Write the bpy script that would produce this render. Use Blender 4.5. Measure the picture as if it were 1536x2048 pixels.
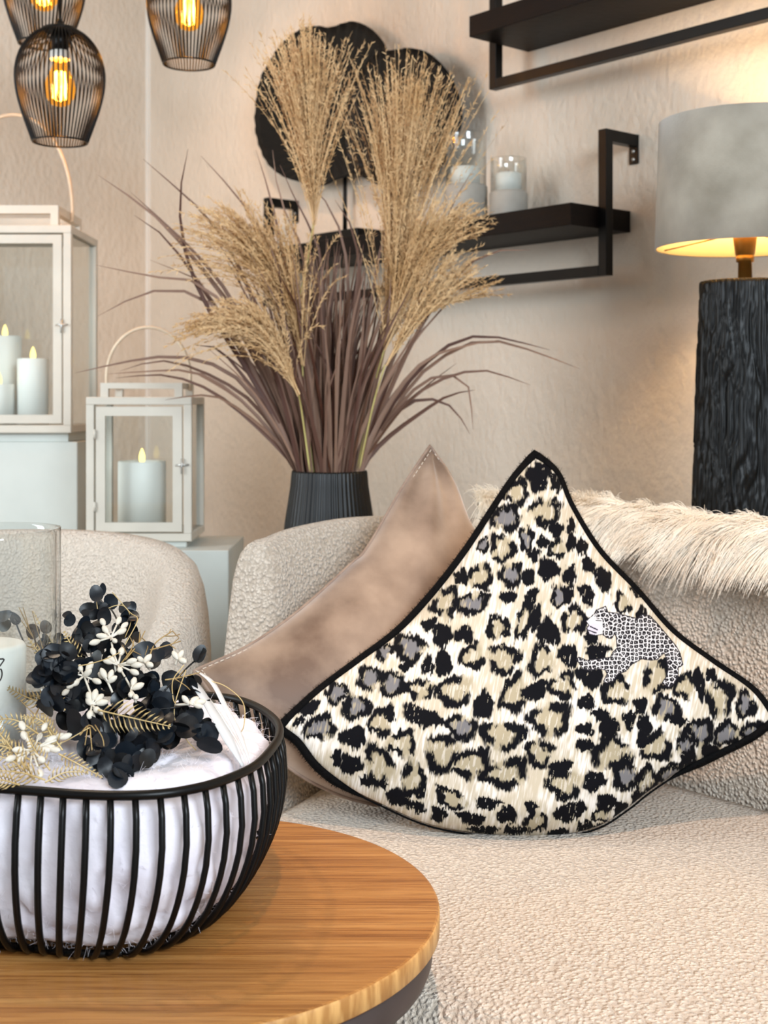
import bpy, bmesh, math, random
import numpy as np
from mathutils import Vector, noise as mnoise

random.seed(7)
rng = np.random.default_rng(7)
PI = math.pi
S = bpy.context.scene
COL = S.collection
for o in list(bpy.data.objects):
    bpy.data.objects.remove(o)

# ------------------------------------------------------------------ camera
F, HY, HZ = 2600.0, 800.0, 1.0          # focal length (px), eye-level row, camera height
cam = bpy.data.cameras.new('camera')
cam.sensor_fit = 'AUTO'
cam.sensor_width = 36
cam.lens = F / 2048 * 36
cam.shift_y = -(1024 - HY) / 2048
cam.clip_start = 0.05
cam.dof.use_dof = True
cam.dof.focus_distance = 1.42
cam.dof.aperture_fstop = 9.5
co = bpy.data.objects.new('camera', cam)
COL.objects.link(co)
co.location = (0, 0, HZ)
co.rotation_euler = (PI / 2, 0, 0)
S.camera = co


def L(r, g, b):
    f = lambda c: (c / 255 / 12.92) if c / 255 <= 0.04045 else ((c / 255 + 0.055) / 1.055) ** 2.4
    return (f(r), f(g), f(b), 1)


# ------------------------------------------------------------------ world, lights, exposure
W = bpy.data.worlds.new('world')
S.world = W
W.use_nodes = True
W.node_tree.nodes['Background'].inputs[0].default_value = (0.83, 0.92, 1.0, 1)
W.node_tree.nodes['Background'].inputs[1].default_value = 0.42
S.view_settings.view_transform = 'Standard'
S.view_settings.look = 'None'
S.view_settings.gamma = 1
S.view_settings.use_curve_mapping = False
S.view_settings.exposure = 0.60
S.cycles.use_denoising = True
S.cycles.max_bounces = 8
S.cycles.transparent_max_bounces = 24
S.cycles.caustics_reflective = False
S.cycles.caustics_refractive = False
S.cycles.sample_clamp_indirect = 8


def light(name, kind, loc, energy, color, target=None, size=0.1, spot=None, blend=0.4, size_y=None):
    d = bpy.data.lights.new(name, kind)
    d.energy = energy
    d.color = color
    if kind == 'AREA':
        d.size = size
        if size_y:
            d.shape = 'RECTANGLE'
            d.size_y = size_y
    else:
        d.shadow_soft_size = size
    if kind == 'SPOT':
        d.spot_size = spot
        d.spot_blend = blend
    o = bpy.data.objects.new(name, d)
    COL.objects.link(o)
    o.location = loc
    if target is not None:
        o.rotation_euler = (Vector(target) - Vector(loc)).to_track_quat('-Z', 'Y').to_euler()
    return o


COOL = (0.80, 0.91, 1.0)
WARM = (1.0, 0.72, 0.42)
light('shop_window_daylight', 'AREA', (1.15, -1.5, 2.25), 112, COOL, (0.0, 2.6, 1.0), 1.5, size_y=1.2)
light('back_wall_cool_fill', 'AREA', (-2.5, 1.3, 1.6), 40, (0.88, 0.95, 1.0), (-0.9, 4.0, 1.1), 1.2, size_y=1.6)  # added cool fill for the back wall and lanterns, placed clear of the basket
light('ceiling_spot_sofa', 'SPOT', (0.05, 0.75, 2.5), 64, (1.0, 0.66, 0.46), (0.52, 1.55, 0.50), 0.03, math.radians(46), 0.6)
light('ceiling_spot_table', 'SPOT', (-0.75, 1.9, 2.5), 26, (1.0, 0.80, 0.60), (-0.15, 1.15, 0.5), 0.03, math.radians(42), 0.5)
light('ceiling_spot_wall', 'SPOT', (-0.55, 2.7, 2.5), 26, (1.0, 0.60, 0.34), (-0.35, 3.9, 1.5), 0.05, math.radians(56), 0.8)
BULB_W, LAMP_W = 3.4, 24.0


# ------------------------------------------------------------------ geometry of the photograph
def ray(px, py):
    return np.array([(px - 768) / F, 1.0, (HY - py) / F])


def at(px, py, Y):
    d = ray(px, py) * Y
    return np.array([d[0], d[1], HZ + d[2]])


def on_plane(px, py, p0, n):
    d = ray(px, py)
    c = np.array([0, 0, HZ])
    t = np.dot(np.asarray(p0) - c, n) / np.dot(d, n)
    return c + d * t


WU = np.array([-0.649, 0.761, 0.0])       # along the right-hand wall, away from the camera
WN = np.array([-0.761, -0.649, 0.0])      # out of that wall into the room
W0 = np.array([0.552, 2.91, 0.0])
ZV = np.array([0, 0, 1.0])


def wp(t, d, z):
    return W0 + WU * t + WN * d + ZV * z


# ------------------------------------------------------------------ materials
def mat(name, base=(0.5, 0.5, 0.5, 1), rough=0.6, metal=0.0, sheen=0.0, spec=0.5, coat=0.0):
    m = bpy.data.materials.new(name)
    m.use_nodes = True
    b = m.node_tree.nodes['Principled BSDF']
    b.inputs['Base Color'].default_value = base
    b.inputs['Roughness'].default_value = rough
    b.inputs['Metallic'].default_value = metal
    b.inputs['Sheen Weight'].default_value = sheen
    b.inputs['Specular IOR Level'].default_value = spec
    b.inputs['Coat Weight'].default_value = coat
    return m


def nd(m, t, **kw):
    n = m.node_tree.nodes.new(t)
    for k, v in kw.items():
        if k in n.inputs:
            n.inputs[k].default_value = v
        else:
            setattr(n, k, v)
    return n


def lk(m, a, b):
    m.node_tree.links.new(a, b)


def coords(m, scale=(1, 1, 1), rot=(0, 0, 0)):
    tc = nd(m, 'ShaderNodeTexCoord')
    mp = nd(m, 'ShaderNodeMapping')
    mp.inputs['Scale'].default_value = scale
    mp.inputs['Rotation'].default_value = rot
    lk(m, tc.outputs['Object'], mp.inputs['Vector'])
    return mp.outputs['Vector']


def ramp(m, fac, stops):
    r = nd(m, 'ShaderNodeValToRGB')
    while len(r.color_ramp.elements) < len(stops):
        r.color_ramp.elements.new(0.5)
    for e, (p, c) in zip(r.color_ramp.elements, stops):
        e.position = p
        e.color = c
    lk(m, fac, r.inputs['Fac'])
    return r.outputs['Color']


def noise_mat(name, c1, c2, scale=6, rough=0.6, detail=5, lo=0.35, hi=0.65, stretch=(1, 1, 1), bump=0.0, bscale=80,
              bdist=0.002, bstretch=(1, 1, 1), **kw):
    m = mat(name, c1, rough, **kw)
    b = m.node_tree.nodes['Principled BSDF']
    n = nd(m, 'ShaderNodeTexNoise', Scale=scale, Detail=detail)
    lk(m, coords(m, stretch), n.inputs['Vector'])
    lk(m, ramp(m, n.outputs['Fac'], [(lo, c1), (hi, c2)]), b.inputs['Base Color'])
    if bump:
        n2 = nd(m, 'ShaderNodeTexNoise', Scale=bscale, Detail=3)
        lk(m, coords(m, bstretch), n2.inputs['Vector'])
        bp = nd(m, 'ShaderNodeBump', Strength=bump, Distance=bdist)
        lk(m, n2.outputs['Fac'], bp.inputs['Height'])
        lk(m, bp.outputs['Normal'], b.inputs['Normal'])
    return m


def boucle(name, c1, c2, scale=170, dist=0.0055):
    m = mat(name, c1, 0.95, sheen=0.25, spec=0.15)
    b = m.node_tree.nodes['Principled BSDF']
    v = coords(m)
    n0 = nd(m, 'ShaderNodeTexNoise', Scale=scale * 0.8, Detail=2)
    lk(m, v, n0.inputs['Vector'])
    mx = nd(m, 'ShaderNodeMix', data_type='VECTOR')
    mx.inputs[0].default_value = 0.0035
    lk(m, v, mx.inputs[4])
    lk(m, n0.outputs['Color'], mx.inputs[5])
    vo = nd(m, 'ShaderNodeTexVoronoi', Scale=scale, feature='SMOOTH_F1')
    vo.inputs['Smoothness'].default_value = 0.5
    lk(m, mx.outputs[1], vo.inputs['Vector'])
    n1 = nd(m, 'ShaderNodeTexNoise', Scale=scale * 2.6, Detail=3)
    lk(m, v, n1.inputs['Vector'])
    ad = nd(m, 'ShaderNodeMath', operation='MULTIPLY_ADD')
    lk(m, n1.outputs['Fac'], ad.inputs[0])
    ad.inputs[1].default_value = -0.28
    lk(m, vo.outputs['Distance'], ad.inputs[2])
    iv = nd(m, 'ShaderNodeMath', operation='MULTIPLY')
    lk(m, ad.outputs[0], iv.inputs[0])
    iv.inputs[1].default_value = -1
    bp = nd(m, 'ShaderNodeBump', Strength=1.0, Distance=dist)
    lk(m, iv.outputs[0], bp.inputs['Height'])
    lk(m, bp.outputs['Normal'], b.inputs['Normal'])
    lk(m, ramp(m, vo.outputs['Distance'], [(0.15, c1), (0.62, c2)]), b.inputs['Base Color'])
    return m


def glass(name, tint=(1, 1, 1, 1), ior=1.45, rough=0.0, gain=1.0):
    m = bpy.data.materials.new(name)
    m.use_nodes = True
    nt = m.node_tree
    nt.nodes.remove(nt.nodes['Principled BSDF'])
    out = nt.nodes['Material Output']
    tr = nd(m, 'ShaderNodeBsdfTransparent')
    tr.inputs[0].default_value = tint
    gl = nd(m, 'ShaderNodeBsdfGlossy')
    gl.inputs['Roughness'].default_value = rough
    fr = nd(m, 'ShaderNodeFresnel')
    ge = nd(m, 'ShaderNodeNewGeometry')
    io = nd(m, 'ShaderNodeMath', operation='MULTIPLY_ADD')      # same reflectance on both faces of the glass
    lk(m, ge.outputs['Backfacing'], io.inputs[0])
    io.inputs[1].default_value = 1 / ior - ior
    io.inputs[2].default_value = ior
    lk(m, io.outputs[0], fr.inputs['IOR'])
    mu = nd(m, 'ShaderNodeMath', operation='MULTIPLY')
    mu.inputs[1].default_value = gain
    mu.use_clamp = True
    lk(m, fr.outputs[0], mu.inputs[0])
    mx = nd(m, 'ShaderNodeMixShader')
    lk(m, mu.outputs[0], mx.inputs[0])
    lk(m, tr.outputs[0], mx.inputs[1])
    lk(m, gl.outputs[0], mx.inputs[2])
    lk(m, mx.outputs[0], out.inputs['Surface'])
    return m


def emit(name, color, strength):
    m = bpy.data.materials.new(name)
    m.use_nodes = True
    nt = m.node_tree
    nt.nodes.remove(nt.nodes['Principled BSDF'])
    e = nd(m, 'ShaderNodeEmission', Strength=strength)
    e.inputs[0].default_value = color
    lk(m, e.outputs[0], nt.nodes['Material Output'].inputs['Surface'])
    return m


def vary(m, c1, c2):
    """colour that differs from object to object"""
    b = m.node_tree.nodes['Principled BSDF']
    oi = nd(m, 'ShaderNodeObjectInfo')
    lk(m, ramp(m, oi.outputs['Random'], [(0.1, c1), (0.9, c2)]), b.inputs['Base Color'])
    return m


M = {}
M['wall'] = noise_mat('plaster', L(212, 200, 185), L(198, 185, 169), 2.2, 0.85, bump=0.8, bscale=60, bdist=0.0065, bstretch=(1, 1, 0.6), spec=0.3)
M['floor'] = noise_mat('floor_oak', L(150, 128, 108), L(132, 110, 92), 9, 0.55, stretch=(1, 8, 1))
M['ceiling'] = noise_mat('ceiling_paint', L(225, 220, 212), L(218, 212, 204), 3, 0.9)
M['boucle'] = boucle('boucle_cream', L(222, 209, 194), L(186, 172, 156), 195)
M['boucle2'] = boucle('boucle_oat', L(226, 214, 200), L(204, 191, 176), 230)
M['black_metal'] = noise_mat('black_metal', L(6, 5, 5), L(9, 8, 7), 30, 0.36, spec=0.22)
M['brown_metal'] = noise_mat('umber_metal', L(66, 54, 52), L(58, 47, 45), 20, 0.5)
M['dark_wood'] = noise_mat('dark_wood', L(16, 8, 6), L(8, 4, 4), 14, 0.5, spec=0.15, stretch=(1, 1, 12), bump=0.3, bscale=60, bstretch=(1, 1, 9))
M['lantern'] = noise_mat('lantern_paint', L(203, 197, 184), L(192, 186, 174), 8, 0.5)
M['plinth'] = noise_mat('plinth_paint', L(196, 200, 194), L(186, 190, 184), 5, 0.6)
M['glass'] = glass('clear_glass', (0.97, 0.985, 0.98, 1), 1.5)
M['hurricane'] = glass('thick_glass', (0.965, 0.975, 0.97, 1), 1.6, gain=1.3)
M['amber'] = glass('amber_glass', (1.0, 0.62, 0.16, 1), 1.4)
_a = M['amber'].node_tree
_ms = [n for n in _a.nodes if n.type == 'MIX_SHADER'][0]
_em = nd(M['amber'], 'ShaderNodeEmission', Strength=0.22)
_em.inputs[0].default_value = (1.0, 0.5, 0.06, 1)
_as = nd(M['amber'], 'ShaderNodeAddShader')
lk(M['amber'], _ms.outputs[0], _as.inputs[0])
lk(M['amber'], _em.outputs[0], _as.inputs[1])
lk(M['amber'], _as.outputs[0], _a.nodes['Material Output'].inputs['Surface'])
M['filament'] = emit('filament_glow', (1.0, 0.66, 0.22, 1), 22)
M['flame'] = emit('candle_led', (1.0, 0.78, 0.22, 1), 2.0)
M['bulb'] = emit('lamp_bulb', (1.0, 0.72, 0.38, 1), 5)
M['wax'] = noise_mat('white_wax', L(238, 238, 232), L(230, 229, 222), 5, 0.5)
M['white_plastic'] = mat('socket_white', L(225, 222, 215), 0.4)
M['leather'] = noise_mat('pale_leather', L(216, 200, 176), L(196, 178, 154), 20, 0.6)
M['brass'] = noise_mat('antique_brass', L(150, 110, 50), L(120, 85, 40), 10, 0.38, metal=0.85)
M['shade'] = noise_mat('shade_velvet', L(168, 161, 148), L(132, 125, 112), 8, 0.9, detail=8, sheen=0.5, bump=0.15, bscale=300, spec=0.2)
M['lining'] = mat('shade_lining', L(250, 226, 170), 0.7)
M['lampwood'] = noise_mat('carved_black_wood', L(1, 2, 2), L(3, 4, 5), 18, 0.42, stretch=(4, 4, 1), bump=0.35, bscale=30, bstretch=(5, 5, 0.25), spec=0.25)
M['vase'] = noise_mat('black_ceramic', L(6, 7, 8), L(10, 11, 12), 20, 0.36, spec=0.3)
M['blade'] = vary(mat('dried_blade', L(108, 84, 76), 0.55, spec=0.35), L(78, 46, 34), L(140, 110, 92))
M['plume'] = noise_mat('plume_tan', L(222, 190, 146), L(198, 160, 112), 12, 0.8, spec=0.2)
M['straw'] = noise_mat('straw_stem', L(200, 188, 120), L(176, 160, 96), 20, 0.6)
M['piece_black'] = noise_mat('sculpture_black', L(4, 4, 4), L(7, 6, 6), 20, 0.42, spec=0.2)
M['concrete'] = noise_mat('grey_ceramic', L(160, 155, 146), L(148, 143, 134), 20, 0.8)
M['velvet'] = noise_mat('taupe_velvet', L(162, 137, 116), L(98, 74, 57), 8, 0.48, detail=10, lo=0.36, hi=0.62, sheen=0.7, bump=0.12, bscale=500, bdist=0.001, spec=0.3)  # mottle paints the pile's lighter sheen patches into the base colour
M['piping'] = noise_mat('taupe_piping', L(150, 128, 112), L(132, 110, 96), 60, 0.6)
M['thread'] = mat('pale_thread', L(214, 202, 188), 0.7)
M['black_fur'] = noise_mat('black_fur', L(3, 3, 4), L(7, 6, 7), 100, 0.8, spec=0.1)
M['cream_fur'] = noise_mat('cream_fur', L(246, 240, 228), L(232, 220, 202), 14, 0.65, spec=0.3)
M['fleece'] = noise_mat('white_fleece', L(232, 227, 233), L(220, 213, 222), 10, 0.95, sheen=0.1, spec=0.1, bump=0.25, bscale=120, bdist=0.003)
M['leaf'] = vary(mat('black_leaf', L(16, 18, 22), 0.36, spec=0.4), L(4, 4, 6), L(18, 25, 33))
M['bud'] = noise_mat('ivory_bud', L(226, 218, 205), L(208, 198, 180), 40, 0.55)
M['gold_fern'] = noise_mat('gold_fern', L(214, 190, 138), L(186, 156, 100), 40, 0.6)
M['gold_twig'] = noise_mat('gold_twig', L(170, 142, 92), L(140, 112, 66), 60, 0.6)
M['ribbon'] = noise_mat('white_ribbon', L(228, 226, 225), L(214, 210, 207), 30, 0.4)
M['ink'] = mat('black_print', L(18, 18, 20), 0.6)
M['screw'] = mat('steel_screw', L(200, 200, 196), 0.3, metal=0.8)
M['organza'] = glass('organza', (0.80, 0.80, 0.80, 1), 1.5)
nt = M['organza'].node_tree
for n in nt.nodes:
    if n.type == 'BSDF_GLOSSY':
        n.inputs['Roughness'].default_value = 0.55
mm = [n for n in nt.nodes if n.type == 'MATH'][0]
mm.inputs[1].default_value = 0.0
ad = nd(M['organza'], 'ShaderNodeMath', operation='ADD')
ad.inputs[1].default_value = 0.38
lk(M['organza'], mm.outputs[0], ad.inputs[0])
lk(M['organza'], ad.outputs[0], [n for n in nt.nodes if n.type == 'MIX_SHADER'][0].inputs[0])
for n in nt.nodes:
    if n.type == 'BSDF_GLOSSY':
        df = nd(M['organza'], 'ShaderNodeBsdfDiffuse')
        df.inputs[0].default_value = L(205, 205, 205)
        lk(M['organza'], df.outputs[0], [q for q in nt.nodes if q.type == 'MIX_SHADER'][0].inputs[2])


def wood_mat():
    m = mat('oak_veneer', L(196, 138, 72), 0.38, spec=0.45)
    b = m.node_tree.nodes['Principled BSDF']
    n = nd(m, 'ShaderNodeTexNoise', Scale=7, Detail=4)
    lk(m, coords(m, (0.3, 9, 3)), n.inputs['Vector'])
    n2 = nd(m, 'ShaderNodeTexNoise', Scale=34, Detail=3)
    lk(m, coords(m, (0.2, 12, 4)), n2.inputs['Vector'])
    n3 = nd(m, 'ShaderNodeTexNoise', Scale=120, Detail=2)
    lk(m, coords(m, (0.12, 7, 4)), n3.inputs['Vector'])
    a = nd(m, 'ShaderNodeMix', data_type='RGBA', blend_type='MULTIPLY')
    a.inputs[0].default_value = 1
    lk(m, ramp(m, n.outputs['Fac'], [(0.3, L(184, 134, 76)), (0.5, L(168, 116, 60)), (0.75, L(148, 98, 48))]), a.inputs[6])
    lk(m, ramp(m, n2.outputs['Fac'], [(0.36, L(226, 214, 200)), (0.5, L(255, 255, 255))]), a.inputs[7])
    a2 = nd(m, 'ShaderNodeMix', data_type='RGBA', blend_type='MULTIPLY')
    a2.inputs[0].default_value = 0.7
    lk(m, a.outputs[2], a2.inputs[6])
    lk(m, ramp(m, n3.outputs['Fac'], [(0.38, L(190, 170, 150)), (0.5, L(255, 255, 255))]), a2.inputs[7])
    lk(m, a2.outputs[2], b.inputs['Base Color'])
    bp = nd(m, 'ShaderNodeBump', Strength=0.25, Distance=0.001)
    lk(m, n3.outputs['Fac'], bp.inputs['Height'])
    lk(m, bp.outputs['Normal'], b.inputs['Normal'])
    return m


M['oak'] = wood_mat()
M['oak_edge'] = noise_mat('oak_edge_band', L(206, 158, 96), L(166, 116, 60), 16, 0.5, stretch=(6, 6, 1.2), lo=0.4, hi=0.62)


def print_mat():
    m = mat('animal_print_cotton', (1, 1, 1, 1), 0.8, spec=0.12)
    b = m.node_tree.nodes['Principled BSDF']
    at_ = nd(m, 'ShaderNodeAttribute', attribute_name='print')
    lk(m, at_.outputs['Color'], b.inputs['Base Color'])
    n = nd(m, 'ShaderNodeTexNoise', Scale=900, Detail=2)
    lk(m, coords(m), n.inputs['Vector'])
    bp = nd(m, 'ShaderNodeBump', Strength=0.12, Distance=0.0008)
    lk(m, n.outputs['Fac'], bp.inputs['Height'])
    lk(m, bp.outputs['Normal'], b.inputs['Normal'])
    return m


M['print'] = print_mat()


# ------------------------------------------------------------------ object helpers
def origin(o):
    while o.parent:
        o = o.parent
    return np.array(o.location)


def thing(name, label, cat, loc, group=None):
    o = bpy.data.objects.new(name, None)
    o.empty_display_size = 0.05
    COL.objects.link(o)
    o.location = [float(c) for c in loc]
    o['label'] = label
    o['category'] = cat
    if group:
        o['group'] = group
    return o


def raw_mesh(name, V, Fa, smooth=True):
    me = bpy.data.meshes.new(name)
    if isinstance(Fa, np.ndarray):
        k = Fa.shape[1]
        me.vertices.add(len(V))
        me.vertices.foreach_set('co', np.asarray(V, dtype=np.float32).ravel())
        me.loops.add(Fa.size)
        me.loops.foreach_set('vertex_index', Fa.astype(np.int32).ravel())
        me.polygons.add(len(Fa))
        me.polygons.foreach_set('loop_start', np.arange(0, Fa.size, k, dtype=np.int32))
        me.polygons.foreach_set('loop_total', np.full(len(Fa), k, dtype=np.int32))
        me.update(calc_edges=True)
        me.validate()
    else:
        me.from_pydata([tuple(v) for v in V], [], [tuple(f) for f in Fa])
    if smooth:
        me.polygons.foreach_set('use_smooth', [True] * len(me.polygons))
    return me


def add(name, V, Fa, m, parent=None, smooth=True, bevel=0, loc=None, fix=True, label=None, kind=None):
    """one mesh object from world-space vertices"""
    V = np.asarray(V, dtype=float)
    o0 = origin(parent) if parent else (np.asarray(loc, dtype=float) if loc is not None else np.zeros(3))
    me = raw_mesh(name, V - o0, Fa, smooth)
    if bevel or fix:
        bm = bmesh.new()
        bm.from_mesh(me)
        if fix:
            bmesh.ops.recalc_face_normals(bm, faces=bm.faces)
        if bevel:
            eds = [e for e in bm.edges if len(e.link_faces) == 2 and e.calc_face_angle(0) > 0.5]
            bmesh.ops.bevel(bm, geom=eds, offset=bevel, segments=2, affect='EDGES', profile=0.5)
        bm.to_mesh(me)
        bm.free()
        if bevel:
            me.polygons.foreach_set('use_smooth', [False] * len(me.polygons))
    me.materials.append(M[m] if isinstance(m, str) else m)
    o = bpy.data.objects.new(name, me)
    COL.objects.link(o)
    if parent:
        o.parent = parent
    elif loc is not None:
        o.location = [float(c) for c in loc]
    if label:
        o['label'] = label
    if kind:
        o['kind'] = kind
    return o


def share(name, src, parent, matrix=None):
    o = bpy.data.objects.new(name, src.data if hasattr(src, 'data') else src)
    COL.objects.link(o)
    o.parent = parent
    return o


def copy_tree(o, parent=None):
    c = o.copy()
    COL.objects.link(c)
    c.parent = parent
    for ch in list(o.children):
        copy_tree(ch, c)
    return c


def tag(o, label, cat, group=None):
    o['label'] = label
    o['category'] = cat
    if group:
        o['group'] = group
    return o


class MB:
    def __init__(s):
        s.v = []
        s.f = []

    def mesh(s, V, Fa):
        k = len(s.v)
        s.v += [tuple(v) for v in V]
        s.f += [tuple(int(i) + k for i in f) for f in Fa]
        return s

    def box(s, c, h, ax=None):
        c = np.asarray(c, dtype=float)
        ax = ax if ax is not None else np.eye(3)
        V = [c + ax[0] * h[0] * x + ax[1] * h[1] * y + ax[2] * h[2] * z for z in (-1, 1) for y in (-1, 1) for x in (-1, 1)]
        return s.mesh(V, [(0, 2, 3, 1), (4, 5, 7, 6), (0, 1, 5, 4), (2, 6, 7, 3), (0, 4, 6, 2), (1, 3, 7, 5)])

    def span(s, a, b):
        a, b = np.asarray(a, float), np.asarray(b, float)
        return s.box((a + b) / 2, np.abs(b - a) / 2)

    def out(s, name, m, parent=None, **kw):
        return add(name, s.v, s.f, m, parent, **kw)


def smooth_path(P, n, closed=False):
    P = np.asarray(P, float)
    k = len(P)
    if closed:
        Q = np.vstack([P[-1:], P, P[:2]])
        segs = k
    else:
        Q = np.vstack([2 * P[0] - P[1], P, 2 * P[-1] - P[-2]])
        segs = k - 1
    ts = np.linspace(0, segs, n, endpoint=not closed)
    out = []
    for t in ts:
        i = min(int(t), segs - 1)
        u = t - i
        a, b, c, d = Q[i], Q[i + 1], Q[i + 2], Q[i + 3]
        out.append(0.5 * ((2 * b) + (-a + c) * u + (2 * a - 5 * b + 4 * c - d) * u * u + (-a + 3 * b - 3 * c + d) * u ** 3))
    out = np.array(out)
    # even spacing
    if closed:
        full = np.vstack([out, out[:1]])
    else:
        full = out
    d = np.r_[0, np.cumsum(np.linalg.norm(np.diff(full, axis=0), axis=1))]
    tt = np.linspace(0, d[-1], n, endpoint=not closed)
    return np.array([[np.interp(t, d, full[:, j]) for j in range(full.shape[1])] for t in tt])


def tube(P, r, seg=8, closed=False, cap=True):
    P = np.asarray(P, float)
    n = len(P)
    r = np.full(n, r) if np.isscalar(r) else np.asarray(r)
    T = np.gradient(P, axis=0) if not closed else (np.roll(P, -1, 0) - np.roll(P, 1, 0))
    T /= np.linalg.norm(T, axis=1)[:, None] + 1e-12
    up = np.array([0, 0, 1.0]) if abs(T[0][2]) < 0.9 else np.array([1.0, 0, 0])
    N = np.cross(T[0], up)
    N /= np.linalg.norm(N)
    V = []
    for i in range(n):
        N = N - T[i] * np.dot(N, T[i])
        N /= np.linalg.norm(N) + 1e-12
        B = np.cross(T[i], N)
        for k in range(seg):
            a = 2 * PI * k / seg
            V.append(P[i] + r[i] * (math.cos(a) * N + math.sin(a) * B))
    Fa = []
    for i in range(n if closed else n - 1):
        j = (i + 1) % n
        for k in range(seg):
            l = (k + 1) % seg
            Fa.append((i * seg + k, i * seg + l, j * seg + l, j * seg + k))
    if cap and not closed:
        Fa.append(tuple(range(seg))[::-1])
        Fa.append(tuple((n - 1) * seg + k for k in range(seg)))
    return V, Fa


def lathe(c, prof, seg=40, rf=None, close=True):
    """prof: list of (r, z) bottom to top; c: centre (x, y, 0-level)"""
    V, Fa = [], []
    n = len(prof)
    for (r, z) in prof:
        for k in range(seg):
            a = 2 * PI * k / seg
            rr = r * (rf(a, z) if rf else 1)
            V.append((c[0] + rr * math.cos(a), c[1] + rr * math.sin(a), c[2] + z))
    for i in range(n - 1):
        for k in range(seg):
            l = (k + 1) % seg
            Fa.append((i * seg + k, i * seg + l, (i + 1) * seg + l, (i + 1) * seg + k))
    if close:
        Fa.append(tuple(range(seg))[::-1])
        Fa.append(tuple((n - 1) * seg + k for k in range(seg)))
    return V, Fa


def shell(c, outer, th, seg=48):
    """open vessel wall: outer profile bottom to top, thickness th (closed ring cross-section)"""
    prof = outer + [(r - th, z) for r, z in reversed(outer)]
    V, Fa = lathe(c, prof, seg, close=False)
    n = len(prof)
    for k in range(seg):
        l = (k + 1) % seg
        Fa.append(((n - 1) * seg + k, (n - 1) * seg + l, l, k))
    return V, Fa


def ribbons(P, width, side=None):
    """P (S,N,3) strands, width (N,) half widths -> quad strips"""
    Sn, N, _ = P.shape
    T = np.gradient(P, axis=1)
    if side is None:
        side = rng.normal(size=(Sn, 1, 3))
    B = np.cross(T, np.broadcast_to(side, P.shape))
    B /= np.linalg.norm(B, axis=2)[:, :, None] + 1e-12
    w = np.asarray(width)
    w = w[None, :, None] if w.ndim == 1 else w[:, :, None]
    A, C = P + B * w, P - B * w
    V = np.stack([A, C], axis=2).reshape(-1, 3)
    base = (np.arange(Sn) * N * 2)[:, None] + (np.arange(N - 1) * 2)[None, :]
    Fq = np.stack([base, base + 1, base + 3, base + 2], axis=2).reshape(-1, 4)
    return V, Fq


def hair(name, P, r0, r1, m, parent, kind='stuff'):
    """P (S,N,3) hair strands as a curves object"""
    Sn, N, _ = P.shape
    hc = bpy.data.hair_curves.new(name)
    hc.add_curves([N] * Sn)
    o0 = origin(parent)
    hc.attributes['position'].data.foreach_set('vector', (P - o0).astype(np.float32).ravel())
    ra = hc.attributes.get('radius') or hc.attributes.new('radius', 'FLOAT', 'POINT')
    ra.data.foreach_set('value', np.tile(np.linspace(r0, r1, N), Sn).astype(np.float32))
    hc.materials.append(M[m])
    o = bpy.data.objects.new(name, hc)
    COL.objects.link(o)
    o.parent = parent
    o['kind'] = kind
    return o


def vnoise(x, y, seed=0):
    """value noise on arrays, 0..1"""
    r = np.random.default_rng(seed).random((256, 256))
    xi, yi = np.floor(x).astype(int), np.floor(y).astype(int)
    fx, fy = x - xi, y - yi
    fx, fy = fx * fx * (3 - 2 * fx), fy * fy * (3 - 2 * fy)
    g = lambda a, b: r[a % 256, b % 256]
    return (g(xi, yi) * (1 - fx) + g(xi + 1, yi) * fx) * (1 - fy) + (g(xi, yi + 1) * (1 - fx) + g(xi + 1, yi + 1) * fx) * fy


def sstep(a, b, x):
    t = np.clip((x - a) / (b - a), 0, 1)
    return t * t * (3 - 2 * t)


# ------------------------------------------------------------------ the room
CORNER = wp(2.11, 0, 0)
WD = WN            # the back wall leaves the corner at right angles to the right-hand wall


def wall(name, a, b, n_out, h=2.6, th=0.1):
    a, b = np.asarray(a), np.asarray(b)
    mid = (a + b) / 2 - n_out * th / 2 + ZV * h / 2
    d = (b - a) / np.linalg.norm(b - a)
    o = MB().box(mid, (np.linalg.norm(b - a) / 2, th / 2, h / 2), np.array([d, n_out, ZV])).out(name, 'wall', smooth=False)
    o['kind'] = 'structure'
    return o


wall('wall_right', wp(2.11 + 0.1, 0, 0), wp(-3.6, 0, 0), WN)
wall('wall_back', CORNER, CORNER + WD * 4.2, -WU)
fl = MB().span((-4.2, -2.6, -0.05), (3.4, 5.2, 0)).out('floor', 'floor', smooth=False)
fl['kind'] = 'structure'
ce = MB().span((-4.2, -2.6, 2.6), (3.4, 5.2, 2.65)).out('ceiling', 'ceiling', smooth=False)
ce['kind'] = 'structure'
cb = MB().box(CORNER + WN * 0.006 - WU * 0.006 + ZV * 1.3, (0.006, 0.006, 1.3), np.array([WU, WN, ZV])).out('trim_1', 'ceiling', smooth=False)
cb['kind'] = 'structure'


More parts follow.
